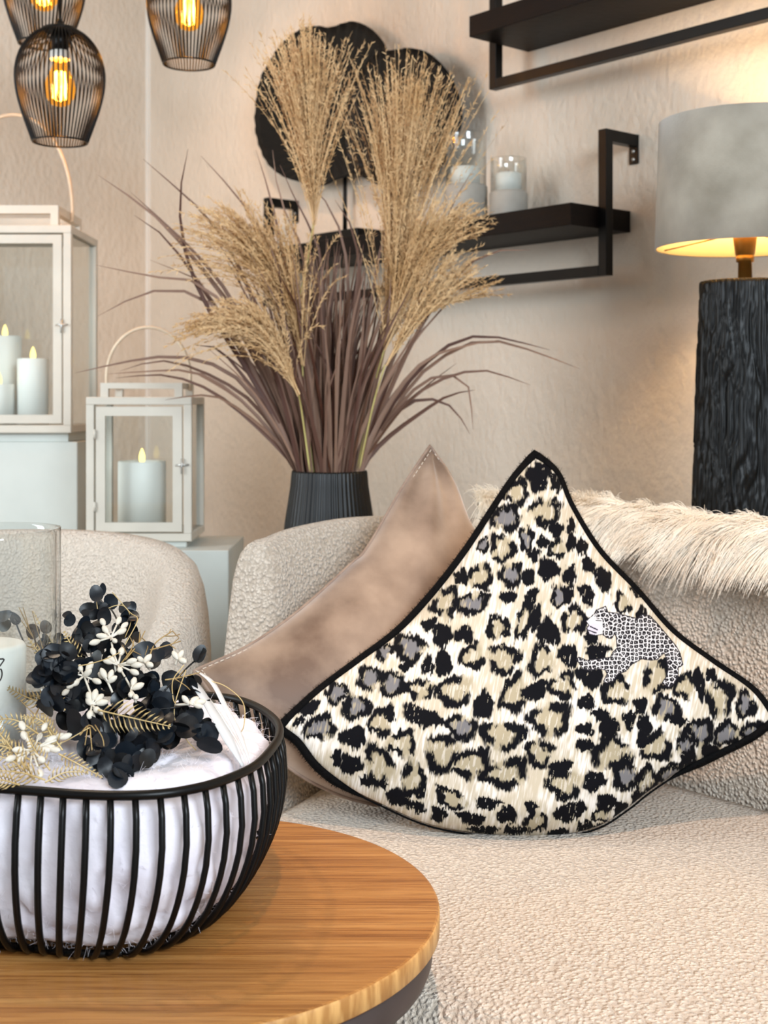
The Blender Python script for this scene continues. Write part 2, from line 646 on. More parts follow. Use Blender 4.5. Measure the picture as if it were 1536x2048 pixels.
# ------------------------------------------------------------------ sofa and armchair
def sweep_back(path, zt, th, zb=0.06, r_end=0.09, lean=0.05, prof_n=26):
    """backrest: inner line path (n,2), top heights zt (n), swept with a rounded section"""
    n = len(path)
    T = np.gradient(path, axis=0)
    T /= np.linalg.norm(T, axis=1)[:, None]
    N = np.stack([-T[:, 1], T[:, 0]], axis=1)          # left of travel = outward
    s = np.r_[0, np.cumsum(np.linalg.norm(np.diff(path, axis=0), axis=1))]
    V = []
    for i in range(n):
        e = min(s[i], s[-1] - s[i])
        f = math.sqrt(max(0.0, 1 - (1 - min(1, e / r_end)) ** 2))
        f = max(f, 0.04)
        top = zt[i] - 0.05 * (1 - f)
        hw = th / 2
        for k in range(prof_n):
            a = 2 * PI * k / prof_n
            # superellipse section, flat sides, round crown
            ca, sa = math.cos(a), math.sin(a)
            x = math.copysign(abs(ca) ** 0.55, ca)
            y = math.copysign(abs(sa) ** (0.62 if sa > 0 else 0.3), sa)
            z = (zb + top) / 2 + y * (top - zb) / 2
            hh = (z - zb) / max(0.01, top - zb)
            u = hw + lean * hh - (x * hw * f) * (1.0 - 0.12 * hh)
            V.append((path[i, 0] + N[i, 0] * u, path[i, 1] + N[i, 1] * u, z))
    Fa = []
    for i in range(n - 1):
        for k in range(prof_n):
            l = (k + 1) % prof_n
            Fa.append((i * prof_n + k, i * prof_n + l, (i + 1) * prof_n + l, (i + 1) * prof_n + k))
    Fa.append(tuple(range(prof_n)))
    Fa.append(tuple((n - 1) * prof_n + k for k in range(prof_n))[::-1])
    return V, Fa


def seat_mesh(back, front, zt, zb=0.08, rr=0.06, nv=26, dome=0.012):
    """seat cushion between an inner back line and a front line (same number of points)"""
    n = len(back)
    rows = []
    prof = [(0.0, zb)]
    V, Fa = [], []
    for i in range(n):
        b, f = back[i], front[i]
        d = f - b
        ln = np.linalg.norm(d)
        col = []
        e = min(i, n - 1 - i) / (n - 1)
        for j in range(nv):
            t = j / (nv - 1)
            p = b + d * t
            z = zt + dome * math.sin(PI * t) * math.sin(PI * min(1, max(0, i / (n - 1))))
            q = (1 - t) * ln
            if q < rr:
                z -= rr * (1 - math.sqrt(max(0, 1 - (1 - q / rr) ** 2)))
            col.append((p[0], p[1], z))
        for zz in (zt - rr - 0.06, zt - 0.22, zb):
            p = b + d * (1.0 if zz > zb else 0.97)
            col.append((p[0], p[1], zz))
        col.append((b[0] + d[0] * 0.01, b[1] + d[1] * 0.01, zb))
        rows.append(col)
        V += col
    m = len(rows[0])
    for i in range(n - 1):
        for j in range(m):
            k = (j + 1) % m
            Fa.append((i * m + j, i * m + k, (i + 1) * m + k, (i + 1) * m + j))
    Fa.append(tuple(range(m)))
    Fa.append(tuple((n - 1) * m + j for j in range(m))[::-1])
    return V, Fa


SOFA = [(-0.31, 1.53, 0.46), (-0.235, 1.66, 0.46), (-0.175, 1.77, 0.475), (-0.135, 1.84, 0.50), (-0.112, 1.89, 0.755), (-0.088, 1.945, 0.792), (-0.03, 2.02, 0.805), (0.04, 2.085, 0.808),
        (0.14, 2.13, 0.80), (0.27, 2.10, 0.795), (0.38, 2.015, 0.785), (0.46, 1.925, 0.78), (0.541, 1.832, 0.775), (0.736, 1.604, 0.77),
        (0.866, 1.45, 0.77), (0.95, 1.31, 0.77), (0.96, 1.19, 0.74), (0.91, 1.09, 0.58), (0.82, 0.99, 0.48), (0.70, 0.90, 0.47)]
sp = smooth_path(SOFA, 150)
sofa = thing('sofa', 'cream boucle curved sofa with two cushions on its seat', 'sofa', (0.3, 1.5, 0))
V, Fa = sweep_back(sp[:, :2], sp[:, 2], 0.112, lean=0.035)
add('backrest', V, Fa, 'boucle', sofa)
fr = np.linspace(0, 1, 60)[:, None]
inner = smooth_path([(p[0], p[1]) for p in SOFA], 60)
fa_, fb_ = np.array([-0.31, 1.50]), np.array([0.68, 0.90])
nrm = np.array([-0.485, -0.875])
front = fa_ + (fb_ - fa_) * fr + nrm * 0.055 * np.sin(PI * fr)
V, Fa = seat_mesh(inner, front, 0.42)
add('seat', V, Fa, 'boucle', sofa)
for (x, y) in ((-0.2, 1.55), (0.10, 1.98), (0.80, 1.35), (0.62, 1.02)):
    V, Fa = lathe((x, y, 0), [(0.018, 0), (0.022, 0.085)], 14)
    add('leg', V, Fa, 'black_metal', sofa)

AX = -0.655
half = [(-0.425, 1.93, 0.61), (-0.415, 2.0, 0.645), (-0.415, 2.12, 0.695), (-0.445, 2.25, 0.735), (-0.53, 2.335, 0.753), (AX, 2.365, 0.757)]
full = half + [(2 * AX - x, y, z) for x, y, z in reversed(half[:-1])]
full = full[::-1]
ap = smooth_path(full, 90)
arm = thing('armchair', 'oat boucle tub armchair behind the flower basket', 'armchair', (AX, 2.1, 0))
V, Fa = sweep_back(ap[:, :2], ap[:, 2], 0.125, r_end=0.07, lean=0.02)
add('backrest', V, Fa, 'boucle2', arm)
ip = smooth_path([(p[0], p[1]) for p in full], 40)
ff = np.stack([np.linspace(2 * AX + 0.44, -0.44, 40), 1.88 - 0.05 * np.sin(np.linspace(0, PI, 40))], axis=1)
V, Fa = seat_mesh(ip, ff, 0.42)
add('seat', V, Fa, 'boucle2', arm)
for (x, y) in ((AX - 0.18, 1.87), (AX + 0.18, 1.87), (AX - 0.15, 2.3), (AX + 0.15, 2.3)):
    V, Fa = lathe((x, y, 0), [(0.015, 0), (0.02, 0.085)], 14)
    add('leg', V, Fa, 'black_metal', arm)


# ------------------------------------------------------------------ cushions
def coons(edges, n):
    """edges: four polylines (k,3) top->left, left->bottom, bottom->right, right->top, each resampled to n"""
    e = [smooth_path(x, n) for x in edges]
    A = e[0]                 # v along top->left   (u=0)
    B = e[2][::-1]           # right->bottom: opposite side (u=1), from right to bottom
    C = e[3][::-1]           # top->right (v=0)
    D = e[1]                 # left->bottom (v=1)
    t = np.linspace(0, 1, n)
    u = t[None, :, None]
    v = t[:, None, None]
    P = (1 - u) * A[:, None] + u * B[:, None] + (1 - v) * C[None] + v * D[None]
    P -= (1 - u) * (1 - v) * A[0] + u * (1 - v) * C[-1] + (1 - u) * v * A[-1] + u * v * D[-1]
    return P


def puff(n, p=0.55):
    t = np.linspace(-1, 1, n)
    u, v = np.meshgrid(t, t)
    return np.clip((1 - u ** 2) * (1 - v ** 2), 0, 1) ** p, u, v


def grid_faces(n, flip=False, off=0):
    i = np.arange(n - 1)
    a = (i[:, None] * n + i[None, :]).ravel() + off
    q = np.stack([a, a + 1, a + n + 1, a + n], axis=1)
    return q[:, ::-1] if flip else q


def px_poly(pts, p0, n):
    return np.array([on_plane(x, y, p0, n) for x, y in pts])


def plane(c0, cz, cx):
    n = np.array([cx, -1.0, cz])
    return np.array([0, c0, 0.65]), n / np.linalg.norm(n)


# --- taupe velvet cushion
p0, pn = plane(1.90, 0.42, 0.5)
bt = [(860, 892), (805, 975), (735, 1095), (700, 1130), (600, 1220), (500, 1290), (388, 1342)]
bl = [(388, 1342), (450, 1420), (530, 1495), (600, 1550), (680, 1590), (750, 1610)]
br = [(750, 1610), (900, 1560), (1050, 1440), (1180, 1320)]
bb = [(1180, 1320), (1060, 1200), (975, 1095), (938, 1045), (905, 960), (860, 892)]
nb = 90
P = coons([px_poly(e, p0, pn) for e in (bt, bl, br, bb)], nb)
h, u_, v_ = puff(nb, 0.5)
wr = np.zeros((nb, nb))
for i in range(nb):
    for j in range(nb):
        wr[i, j] = mnoise.noise(Vector((P[i, j, 0] * 9, P[i, j, 1] * 3, P[i, j, 2] * 9)))
cw = np.exp(-((u_ + 1) ** 2 + (v_ + 1) ** 2) * 3.2)              # pinched folds at the top corner
fold = np.sin(np.arctan2(v_ + 1.02, u_ + 1.02) * 9) * cw
nf = -pn * np.sign(np.dot(pn, [0, 1, 0]))
Pf = P + nf * (h * 0.062 + wr * 0.006 * h + fold * 0.012 * np.sqrt(h))[:, :, None]
Pb = P - nf * (h * 0.035)[:, :, None]
cush = thing('velvet_cushion', 'plain taupe velvet cushion leaning behind the animal-print one', 'cushion', on_plane(750, 1600, p0, pn))
add('cover', np.vstack([Pf.reshape(-1, 3), Pb.reshape(-1, 3)]), np.vstack([grid_faces(nb), grid_faces(nb, True, nb * nb)]), 'velvet', cush)
edge = np.vstack([smooth_path(px_poly(e, p0, pn), 60)[:-1] for e in (bt, bl, br, bb)])
V, Fa = tube(edge, 0.0028, 7, closed=True)
add('piping', V, Fa, 'piping', cush, label='slim piped seam round the edge')
ct = edge.mean(0)
st = edge + (ct - edge) / np.linalg.norm(ct - edge, axis=1)[:, None] * 0.008 + nf * 0.0075
mb = MB()
for i in range(0, len(st) - 1, 1):
    a, b = st[i], st[i + 1]
    V, Fa = tube([a + (b - a) * 0.15, a + (b - a) * 0.75], 0.0007, 4)
    mb.mesh(V, Fa)
mb.out('stitching', 'thread', cush, kind='stuff')

# --- animal print cushion
p0, pn = plane(1.79, 0.408, 0.02)
lt = [(1070, 912), (1030, 960), (990, 1020), (935, 1105), (870, 1190), (800, 1265), (720, 1325), (640, 1385), (563, 1455)]
ll = [(563, 1455), (600, 1480), (640, 1530), (700, 1575), (760, 1606), (850, 1645), (940, 1664), (1040, 1673)]
lr = [(1040, 1673), (1130, 1668), (1200, 1650), (1255, 1615), (1300, 1580), (1370, 1535), (1440, 1500), (1500, 1470), (1545, 1436)]
lb = [(1545, 1436), (1500, 1380), (1420, 1325), (1340, 1265), (1270, 1185), (1195, 1105), (1140, 1015), (1112, 950), (1070, 912)]
nl = 600
P = coons([px_poly(e, p0, pn) for e in (lt, ll, lr, lb)], nl)
h, u_, v_ = puff(nl, 0.5)
nf = -pn * np.sign(np.dot(pn, [0, 1, 0]))
low = vnoise(u_ * 3 + 9, v_ * 3 + 9, 3) - 0.5
Pf = P + nf * (h * 0.085 + low * 0.012 * h)[:, :, None]
# creases along the lower right edge
cr = np.exp(-((u_ - 1) / 0.12) ** 2) * np.sin(v_ * 16 + u_ * 5) * np.sqrt(h) * 0.004
Pf = Pf + nf * cr[:, :, None]
sx = 768 + F * Pf[:, :, 0] / Pf[:, :, 1]
sy = HY - F * (Pf[:, :, 2] - HZ) / Pf[:, :, 1]
# print coordinates: image pixels of the camera-projected vertices, rescaled (0..1536 across the visible face)
X = (sx - 560) / 0.6354
Y = (sy - 880) / 0.6357
fx = X + (Y * 0.18)
streak = vnoise(fx / 3.2, Y / 26 + 7, 11) * 0.6 + vnoise(fx / 6.5, Y / 40, 12) * 0.4
jx = (vnoise(X / 14, Y / 14, 21) - 0.5) * 9 + (vnoise(X / 3.5, Y / 11, 22) - 0.5) * 4
jy = (vnoise(X / 14, Y / 14, 23) - 0.5) * 9 + (vnoise(X / 3.0, Y / 14, 24) - 0.5) * 14
Xd, Yd = X + jx, Y + jy
ROS = """815,112,34,46,10,s 745,165,36,42,0,r 835,225,46,44,20,r 712,245,46,42,-20,g 775,310,23,38,0,g 868,285,22,23,0,s 915,272,13,20,0,s
868,135,18,32,-20,s 700,340,40,42,0,r 828,320,17,20,0,s 800,362,19,21,0,s 918,322,18,25,0,s 950,335,18,25,0,s 872,345,26,30,0,c 845,408,32,32,0,s
630,430,38,40,20,r 728,425,34,40,0,g 780,432,20,24,0,s 912,425,20,30,15,s 970,390,18,26,-10,s 1015,437,22,44,-25,s 880,490,28,34,20,g 908,488,13,30,20,s
965,487,20,34,-20,s 718,492,22,20,0,s 522,512,40,50,30,r 605,515,54,32,-15,g 792,500,14,38,15,s 765,570,22,62,12,r 803,560,17,42,12,s 845,605,34,42,-20,s
925,565,40,42,0,r 1078,515,24,32,-15,c 1140,548,16,22,0,s 685,590,36,38,0,r 580,612,28,26,0,s 510,615,30,36,10,s 410,655,50,46,0,g 330,665,32,24,-30,g
605,680,40,38,0,c 465,710,20,28,0,s 515,702,25,38,0,s 705,690,50,44,-10,r 910,677,28,36,-20,s 1000,668,34,26,-20,s 822,695,38,50,20,c 980,620,20,25,0,s
285,750,44,36,-15,g 355,770,42,38,0,g 440,785,44,32,0,r 550,790,56,48,-20,c 640,835,30,42,10,s 735,800,40,60,10,c 805,790,42,26,-25,s 890,772,42,42,10,r
975,745,42,30,30,s 1060,790,48,42,20,c 1190,745,50,48,0,r 1275,775,34,40,0,c 1320,765,16,52,-10,s 1385,812,44,58,0,r 1465,832,30,42,0,g 180,795,38,34,-30,g
90,845,34,20,-35,s 240,840,46,38,-10,g 320,885,36,48,15,c 345,862,16,22,0,s 125,905,50,38,-10,g 230,935,40,32,0,s 450,870,64,28,18,s 570,905,48,38,20,g
385,955,42,42,0,r 510,985,50,62,20,r 700,930,68,46,0,r 850,880,64,54,0,r 965,825,25,24,0,s 1010,865,26,18,15,s 960,910,30,18,15,s 1035,900,30,28,-30,s
1100,880,19,30,0,s 1135,835,21,26,0,s 1215,845,44,38,0,g 1250,880,30,16,10,s 1150,895,22,30,-20,s 1320,920,48,42,0,g 1405,925,42,36,-30,g 1495,925,36,44,-35,g
600,1020,62,46,-10,r 710,1050,70,46,-10,r 815,985,42,42,0,r 878,1032,40,20,-25,s 960,960,28,18,0,s 1045,985,64,52,0,r 1140,940,17,26,0,s 1185,965,48,44,0,r
1280,955,30,42,20,g 990,1075,36,28,-30,s 895,1085,52,46,0,c 1090,1060,42,42,30,g 1155,1070,36,42,0,r 1232,1060,34,54,35,g 310,1025,44,62,-10,r 180,1000,15,25,0,s
222,1020,33,30,15,s 420,1070,38,58,-10,r 370,1125,38,22,25,s 270,1075,22,13,30,s 430,1155,32,15,25,s 500,1178,25,22,20,s 540,1130,52,30,25,c 655,1145,38,18,-5,s
715,1180,30,23,0,s 790,1155,18,22,0,s 805,1202,38,30,-15,r 902,1172,34,28,-30,s 945,1160,13,30,15,s 1030,1140,32,26,0,s 1008,1182,28,22,0,c 1075,1168,22,30,10,s
1130,1140,26,42,25,s 1200,1110,20,42,35,s 600,1190,46,17,15,s 640,1228,42,13,0,s 740,1228,36,15,0,s 880,1238,30,13,0,s 960,1217,23,20,0,s 1355,985,30,28,-30,s
1425,985,36,22,-30,c 1285,1015,26,32,20,s 60,885,18,12,-30,s 395,715,20,14,-30,s 470,580,24,16,-40,s 570,430,20,24,30,s 640,330,18,28,25,g 1120,470,14,26,-35,s
1360,740,16,22,-30,s 1210,700,18,16,0,s 320,1085,22,12,25,s 1180,1150,16,24,30,s 1345,1040,22,14,-35,s 1010,1225,36,14,-10,s 1090,1205,30,14,-20,s"""
dark = np.zeros_like(X)
tan = np.zeros_like(X)
grey = np.zeros_like(X)
rr = random.Random(5)
for tok in ROS.split():
    q = tok.split(',')
    cx, cy, rx, ry, an = [float(c) for c in q[:5]]
    rx, ry = rx * 1.08, ry * 1.08
    kind = q[5]
    a = math.radians(an)
    dx, dy = Xd - cx, Yd - cy
    lx = (dx * math.cos(a) + dy * math.sin(a)) / rx
    ly = (-dx * math.sin(a) + dy * math.cos(a)) / ry
    r = np.sqrt(lx * lx + ly * ly)
    th = np.arctan2(ly, lx)
    ph = rr.uniform(-PI, PI)
    r = r * (1 + 0.12 * np.sin(3 * th + ph) + 0.07 * np.sin(5 * th + 2 * ph))
    outer = 1 - sstep(0.92, 1.10, r + (streak - 0.5) * 0.22)
    if kind == 's':
        dark = np.maximum(dark, outer)
        tan = np.maximum(tan, (1 - sstep(1.0, 1.5, r)) * 0.3)
        continue
    wob = 0.52 + 0.10 * np.sin(2 * th + ph)
    ring = outer * sstep(wob - 0.08, wob + 0.08, r + (streak - 0.5) * 0.22)
    gaps = [rr.uniform(-PI, PI)] if kind != 'c' else [rr.uniform(-0.6, 0.6)]
    if kind == 'r' and rx > 40:
        gaps.append(gaps[0] + rr.uniform(1.8, 3.0))
    for g in gaps:
        gw = 0.62 if kind == 'c' else rr.uniform(0.16, 0.34)
        dd = np.abs((th - g + PI) % (2 * PI) - PI)
        ring = ring * sstep(gw - 0.12, gw + 0.12, dd + (streak - 0.5) * 0.5)
    dark = np.maximum(dark, ring)
    tan = np.maximum(tan, 1 - sstep(0.7, 1.15, r))
    if kind == 'g':
        grey = np.maximum(grey, 1 - sstep(0.5, 0.7, r))
c_white, c_cream, c_tan = np.array(L(226, 222, 216))[:3], np.array(L(188, 178, 158))[:3], np.array(L(164, 154, 130))[:3]
c_dark, c_grey = np.array(L(6, 7, 13))[:3], np.array(L(112, 111, 114))[:3]
lo = vnoise(X / 60, Y / 60, 31)
k = sstep(0.42, 0.85, streak * 0.7 + lo * 0.35 + 0.02 * (Y / 300))[:, :, None]
colr = c_cream * (1 - k) + c_white * k
tt = (tan * (0.55 + 0.45 * (streak < 0.6)))[:, :, None]
colr = colr * (1 - tt) + c_tan * tt
gg = (grey * sstep(0.25, 0.5, streak + 0.1))[:, :, None]
colr = colr * (1 - gg) + c_grey * gg
fib = (vnoise(fx / 2.4, Y / 18, 41) > 0.90) * (vnoise(X / 30, Y / 30, 42) > 0.55)
dk = (dark * (1 - 0.8 * fib))[:, :, None]
colr = colr * (1 - dk) + c_dark * dk

# the little leopard figure printed near the right-hand edge
AX0, AY0, AS = 1080, 1150, 400 / 1536
body = [(352, 355), (385, 325), (415, 300), (430, 268), (462, 256), (505, 238), (522, 285), (575, 290), (640, 305), (700, 322), (750, 335), (782, 305), (842, 310),
        (890, 360), (950, 430), (1000, 490), (1050, 550), (1078, 605), (1098, 690), (1062, 715), (1062, 770), (1032, 830), (990, 862), (935, 832), (975, 770),
        (985, 720), (970, 640), (955, 600), (900, 650), (850, 655), (780, 645), (700, 690), (660, 740), (600, 760), (560, 815), (510, 830), (488, 815), (515, 760),
        (500, 730), (440, 720), (380, 732), (330, 722), (308, 690), (280, 650), (300, 630), (360, 655), (450, 645), (540, 630), (560, 590), (592, 560), (585, 480),
        (575, 450), (548, 490), (510, 482), (480, 455), (430, 465), (380, 455), (358, 410), (375, 385)]
bx = (sx - AX0) / AS  # figure laid out in the same camera-projected image pixels
by = (sy - AY0) / AS


def inside(x, y, poly):
    r = np.zeros(x.shape, bool)
    n = len(poly)
    for i in range(n):
        (x1, y1), (x2, y2) = poly[i], poly[(i + 1) % n]
        if y1 == y2:
            continue
        c = ((y1 > y) != (y2 > y)) & (x < (x2 - x1) * (y - y1) / (y2 - y1) + x1)
        r ^= c
    return r


sel = (bx > 200) & (bx < 1200) & (by > 150) & (by < 950)
bxs, bys = bx[sel], by[sel]
ins = inside(bxs, bys, body)
dmin = np.full(bxs.shape, 1e9)
for i in range(len(body)):
    (x1, y1), (x2, y2) = body[i], body[(i + 1) % len(body)]
    L2 = (x2 - x1) ** 2 + (y2 - y1) ** 2
    t = np.clip(((bxs - x1) * (x2 - x1) + (bys - y1) * (y2 - y1)) / L2, 0, 1)
    dmin = np.minimum(dmin, np.hypot(bxs - x1 - t * (x2 - x1), bys - y1 - t * (y2 - y1)))
# small spots: cells with light borders
cell = 33.0
ci, cj = np.floor(bxs / cell).astype(int), np.floor(bys / cell).astype(int)
d1 = np.full(bxs.shape, 1e9)
d2 = np.full(bxs.shape, 1e9)
jr = np.random.default_rng(77).random((64, 64, 2))
for di in (-1, 0, 1):
    for dj in (-1, 0, 1):
        a_, b_ = ci + di, cj + dj
        ox = (a_ + 0.15 + 0.7 * jr[a_ % 64, b_ % 64, 0]) * cell
        oy = (b_ + 0.15 + 0.7 * jr[a_ % 64, b_ % 64, 1]) * cell
        d = np.hypot(bxs - ox, bys - oy)
        d2 = np.minimum(d2, np.maximum(d, d1))
        d1 = np.minimum(d1, d)
spot = sstep(3.0, 7.0, d2 - d1) * (1 - 0.5 * (d1 < 3.5))
face = (bxs < 480) & (bys < 480) & ((bxs < 420) | (bys > 340))
spot = np.where(face, 0.0, spot)
cc = np.array(L(232, 230, 232))[:3] * (1 - spot[:, None]) + np.array(L(30, 28, 32))[:3] * spot[:, None]
muzzle = np.hypot((bxs - 415) / 55, (bys - 412) / 45) < 1
cc[muzzle] = np.array(L(196, 190, 206))[:3]
for (lx1, ly1, lx2, ly2) in ((385, 395, 440, 420), (375, 425, 430, 445), (430, 350, 470, 352)):
    L2 = (lx2 - lx1) ** 2 + (ly2 - ly1) ** 2
    t = np.clip(((bxs - lx1) * (lx2 - lx1) + (bys - ly1) * (ly2 - ly1)) / L2, 0, 1)
    cc[np.hypot(bxs - lx1 - t * (lx2 - lx1), bys - ly1 - t * (ly2 - ly1)) < 5] = c_dark
cc[(dmin < 5)] = np.array(L(40, 38, 44))[:3]
res = colr[sel]
res[ins] = cc[ins]
res[(~ins) & (dmin < 3)] = np.array(L(40, 38, 44))[:3]
colr[sel] = res

nbk = 60
idx = np.linspace(0, nl - 1, nbk).astype(int)
Pb = (P - nf * (h * 0.03)[:, :, None])[idx][:, idx]
lc = thing('animal_print_cushion', 'leopard-spot cushion with black furry edge and a small printed leopard', 'cushion', on_plane(1050, 1672, p0, pn))
co_ = add('cover', Pf.reshape(-1, 3), grid_faces(nl), 'print', lc, fix=False)
at_ = co_.data.attributes.new('print', 'FLOAT_COLOR', 'POINT')
at_.data.foreach_set('color', np.concatenate([colr.reshape(-1, 3), np.ones((nl * nl, 1))], axis=1).astype(np.float32).ravel())
add('back_panel', Pb.reshape(-1, 3), grid_faces(nbk, True), 'velvet', lc, label='plain rear side of the cushion cover')
edge = np.vstack([smooth_path(px_poly(e, p0, pn), 90)[:-1] for e in (lt, ll, lr, lb)])
rad = np.full(len(edge), 0.0072)
rad[126:228] = 0.0012
rad[114:126] = np.linspace(0.0072, 0.0012, 12)
rad[228:240] = np.linspace(0.0012, 0.0072, 12)
out = edge - edge.mean(0)
out /= np.linalg.norm(out, axis=1)[:, None]
ec = edge + out * 0.003 - nf * 0.002
V, Fa = tube(ec, rad, 9, closed=True)
trim = add('fur_trim', V, Fa, 'black_fur', lc, label='black furry piping round the edge')
ns = 12000
ii = rng.integers(0, len(ec), ns)
base = ec[ii] + (np.roll(ec, -1, 0)[ii] - ec[ii]) * rng.random((ns, 1))
tg = np.roll(ec, -1, 0)[ii] - np.roll(ec, 1, 0)[ii]
tg /= np.linalg.norm(tg, axis=1)[:, None]
dv = rng.normal(size=(ns, 3))
dv -= tg * (dv * tg).sum(1)[:, None]
dv /= np.linalg.norm(dv, axis=1)[:, None]
dirn = dv + tg * rng.normal(0, 0.4, (ns, 1))
ln = 0.0105 * rng.uniform(0.6, 1.1, (ns, 1)) * (rad[ii] / 0.0072)[:, None]
t = np.linspace(0, 1, 4)[None, :, None]
hair('fur', base[:, None] + (dirn * ln)[:, None] * t, 0.0005, 0.0001, 'black_fur', trim)

# ------------------------------------------------------------------ fur throw over the back of the sofa
throw = thing('fur_throw', 'long-haired cream fur throw over the sofa back beside the lamp', 'throw', (0.6, 1.9, 0.8))
T = np.gradient(sp[:, :2], axis=0)
T /= np.linalg.norm(T, axis=1)[:, None]
Nn = np.stack([-T[:, 1], T[:, 0]], axis=1)
i0 = int(np.argmin(np.hypot(sp[:, 0] - 0.16, sp[:, 1] - 2.13)))
i1 = int(np.argmin(np.hypot(sp[:, 0] - 0.80, sp[:, 1] - 1.53)))
sect = [(0.026, -0.012), (0.028, -0.006), (0.034, 0.006), (0.054, 0.022), (0.086, 0.03), (0.118, 0.022), (0.150, -0.01), (0.160, -0.06), (0.164, -0.14), (0.164, -0.2)]
sec = smooth_path(sect, 16)
G = []
for i in range(i0, i1 + 1):
    row = []
    for (u, dz) in sec:
        row.append((sp[i, 0] + Nn[i, 0] * (u + 0.0), sp[i, 1] + Nn[i, 1] * (u + 0.0), sp[i, 2] + dz + 0.006))
    G.append(row)
G = np.array(G)
a, b = G.shape[:2]
V = np.vstack([G.reshape(-1, 3), (G - np.array([0, 0, 0.006])).reshape(-1, 3)])
q = np.array([(i * b + j, i * b + j + 1, (i + 1) * b + j + 1, (i + 1) * b + j) for i in range(a - 1) for j in range(b - 1)])
Fq = np.vstack([q, q[:, ::-1] + a * b])
add('pelt', V, Fq, 'cream_fur', throw)
gi = np.gradient(G, axis=0)
gj = np.gradient(G, axis=1)
gn = np.cross(gj, gi)
gn /= np.linalg.norm(gn, axis=2)[:, :, None]
if gn[a // 2, b // 3][2] < 0:
    gn = -gn
ns = 26000
ri, rj = rng.random(ns) * (a - 1), (rng.random(ns) ** 1.25) * (b - 1)
ia, ja = ri.astype(int), rj.astype(int)
fi, fj = (ri - ia)[:, None], (rj - ja)[:, None]
base = G[ia, ja] * (1 - fi) * (1 - fj) + G[ia + 1, ja] * fi * (1 - fj) + G[ia, ja + 1] * (1 - fi) * fj + G[ia + 1, ja + 1] * fi * fj
nv = gn[ia, ja]
clump = np.stack([vnoise(base[:, 0] * 26 + k, base[:, 1] * 26 + base[:, 2] * 30, 60 + k) - 0.5 for k in range(3)], axis=1)
down = -gj[ia, ja]
down /= np.linalg.norm(down, axis=1)[:, None]
dirn = nv * 0.55 + down * (0.75 * (rj / b < 0.55) - 0.4 * (rj / b >= 0.55))[:, None] + clump * 1.0 + rng.normal(0, 0.11, (ns, 3)) + np.array([-0.25, 0.1, 0.12])
dirn /= np.linalg.norm(dirn, axis=1)[:, None]
ln = rng.uniform(0.034, 0.066, (ns, 1)) * (1 + 0.5 * (vnoise(base[:, 0] * 18, base[:, 1] * 18, 71) > 0.8))[:, None]
t = np.linspace(0, 1, 7)[None, :, None]
P = base[:, None] + (dirn * ln)[:, None] * t + np.array([0, 0, -1.0]) * (ln[:, None] * 0.5) * t ** 2
hair('fur', P, 0.0006, 0.00012, 'cream_fur', throw)

# ------------------------------------------------------------------ coffee table
TZ = 0.52
tcx, tcy, TR = -0.211, 1.238, 0.264
table = thing('coffee_table', 'round oak-topped coffee table with dark metal rim under the wire basket', 'table', (tcx, tcy, 0))
V, Fa = lathe((tcx, tcy, 0), [(TR - 0.002, TZ - 0.021), (TR, TZ - 0.019), (TR, TZ - 0.003), (TR - 0.0012, TZ - 0.0008), (TR - 0.003, TZ)], 128)
top = add('tabletop', V, Fa, 'oak', table)
top.data.materials.append(M['oak_edge'])
for p in top.data.polygons:
    if abs(p.normal.z) < 0.5:
        p.material_index = 1
    p.use_smooth = abs(p.normal.z) < 0.9
V, Fa = lathe((tcx, tcy, 0), [(TR - 0.016, TZ - 0.056), (TR - 0.010, TZ - 0.053), (TR - 0.007, TZ - 0.045), (TR - 0.007, TZ - 0.021)], 96)
add('metal_rim', V, Fa, 'brown_metal', table)
V, Fa = lathe((tcx, tcy, 0), [(0.022, 0.01), (0.022, TZ - 0.056)], 24)
add('pedestal', V, Fa, 'brown_metal', table)
V, Fa = lathe((tcx - 0.03, tcy - 0.03, 0), [(0.17, 0.0), (0.17, 0.01), (0.16, 0.014)], 48)
add('foot_plate', V, Fa, 'brown_metal', table)

# ------------------------------------------------------------------ wire basket
DR = 0.33
RZ = HZ - DR
rim_pts = [(-0.551, 4.381), (-0.4644, 4.312), (-0.388, 4.187), (-0.330, 4.025), (-0.3126, 3.881), (-0.319, 3.752), (-0.343, 3.591), (-0.376, 3.495), (-0.4407, 3.39),
           (-0.508, 3.329), (-0.577, 3.295), (-0.6747, 3.285), (-0.7756, 3.295), (-0.881, 3.321), (-0.988, 3.346), (-1.2, 3.405), (-1.40, 3.52), (-1.53, 3.70),
           (-1.56, 3.90), (-1.52, 4.12), (-1.38, 4.30), (-1.18, 4.40), (-0.95, 4.44), (-0.72, 4.435)]
rim2 = smooth_path(np.array(rim_pts) * DR, 124, closed=True)
bc = np.array([-0.90, 3.86]) * DR
basket = thing('wire_basket', 'black wire basket filled with white fleece standing on the oak table', 'basket', (bc[0], bc[1], TZ))
rim3 = np.concatenate([rim2, np.full((len(rim2), 1), RZ)], axis=1)
V, Fa = tube(rim3, 0.0042, 10, closed=True)
add('rim', V, Fa, 'black_metal', basket)
BP = [(1.0, RZ - 0.002), (1.022, RZ - 0.02), (1.030, RZ - 0.042), (1.014, RZ - 0.066), (0.97, RZ - 0.092), (0.90, RZ - 0.116), (0.81, RZ - 0.134), (0.73, RZ - 0.1435), (0.66, RZ - 0.1462)]
prof = smooth_path(BP, 18)


def basket_pt(i, s, z):
    p = bc + (rim2[i] - bc) * s
    p = p - np.array([0, 0.03]) * min(1.0, max(0.0, (RZ - z) / 0.146)) ** 1.6      # the foot sits a little forward of the rim
    return np.array([p[0], p[1], z])


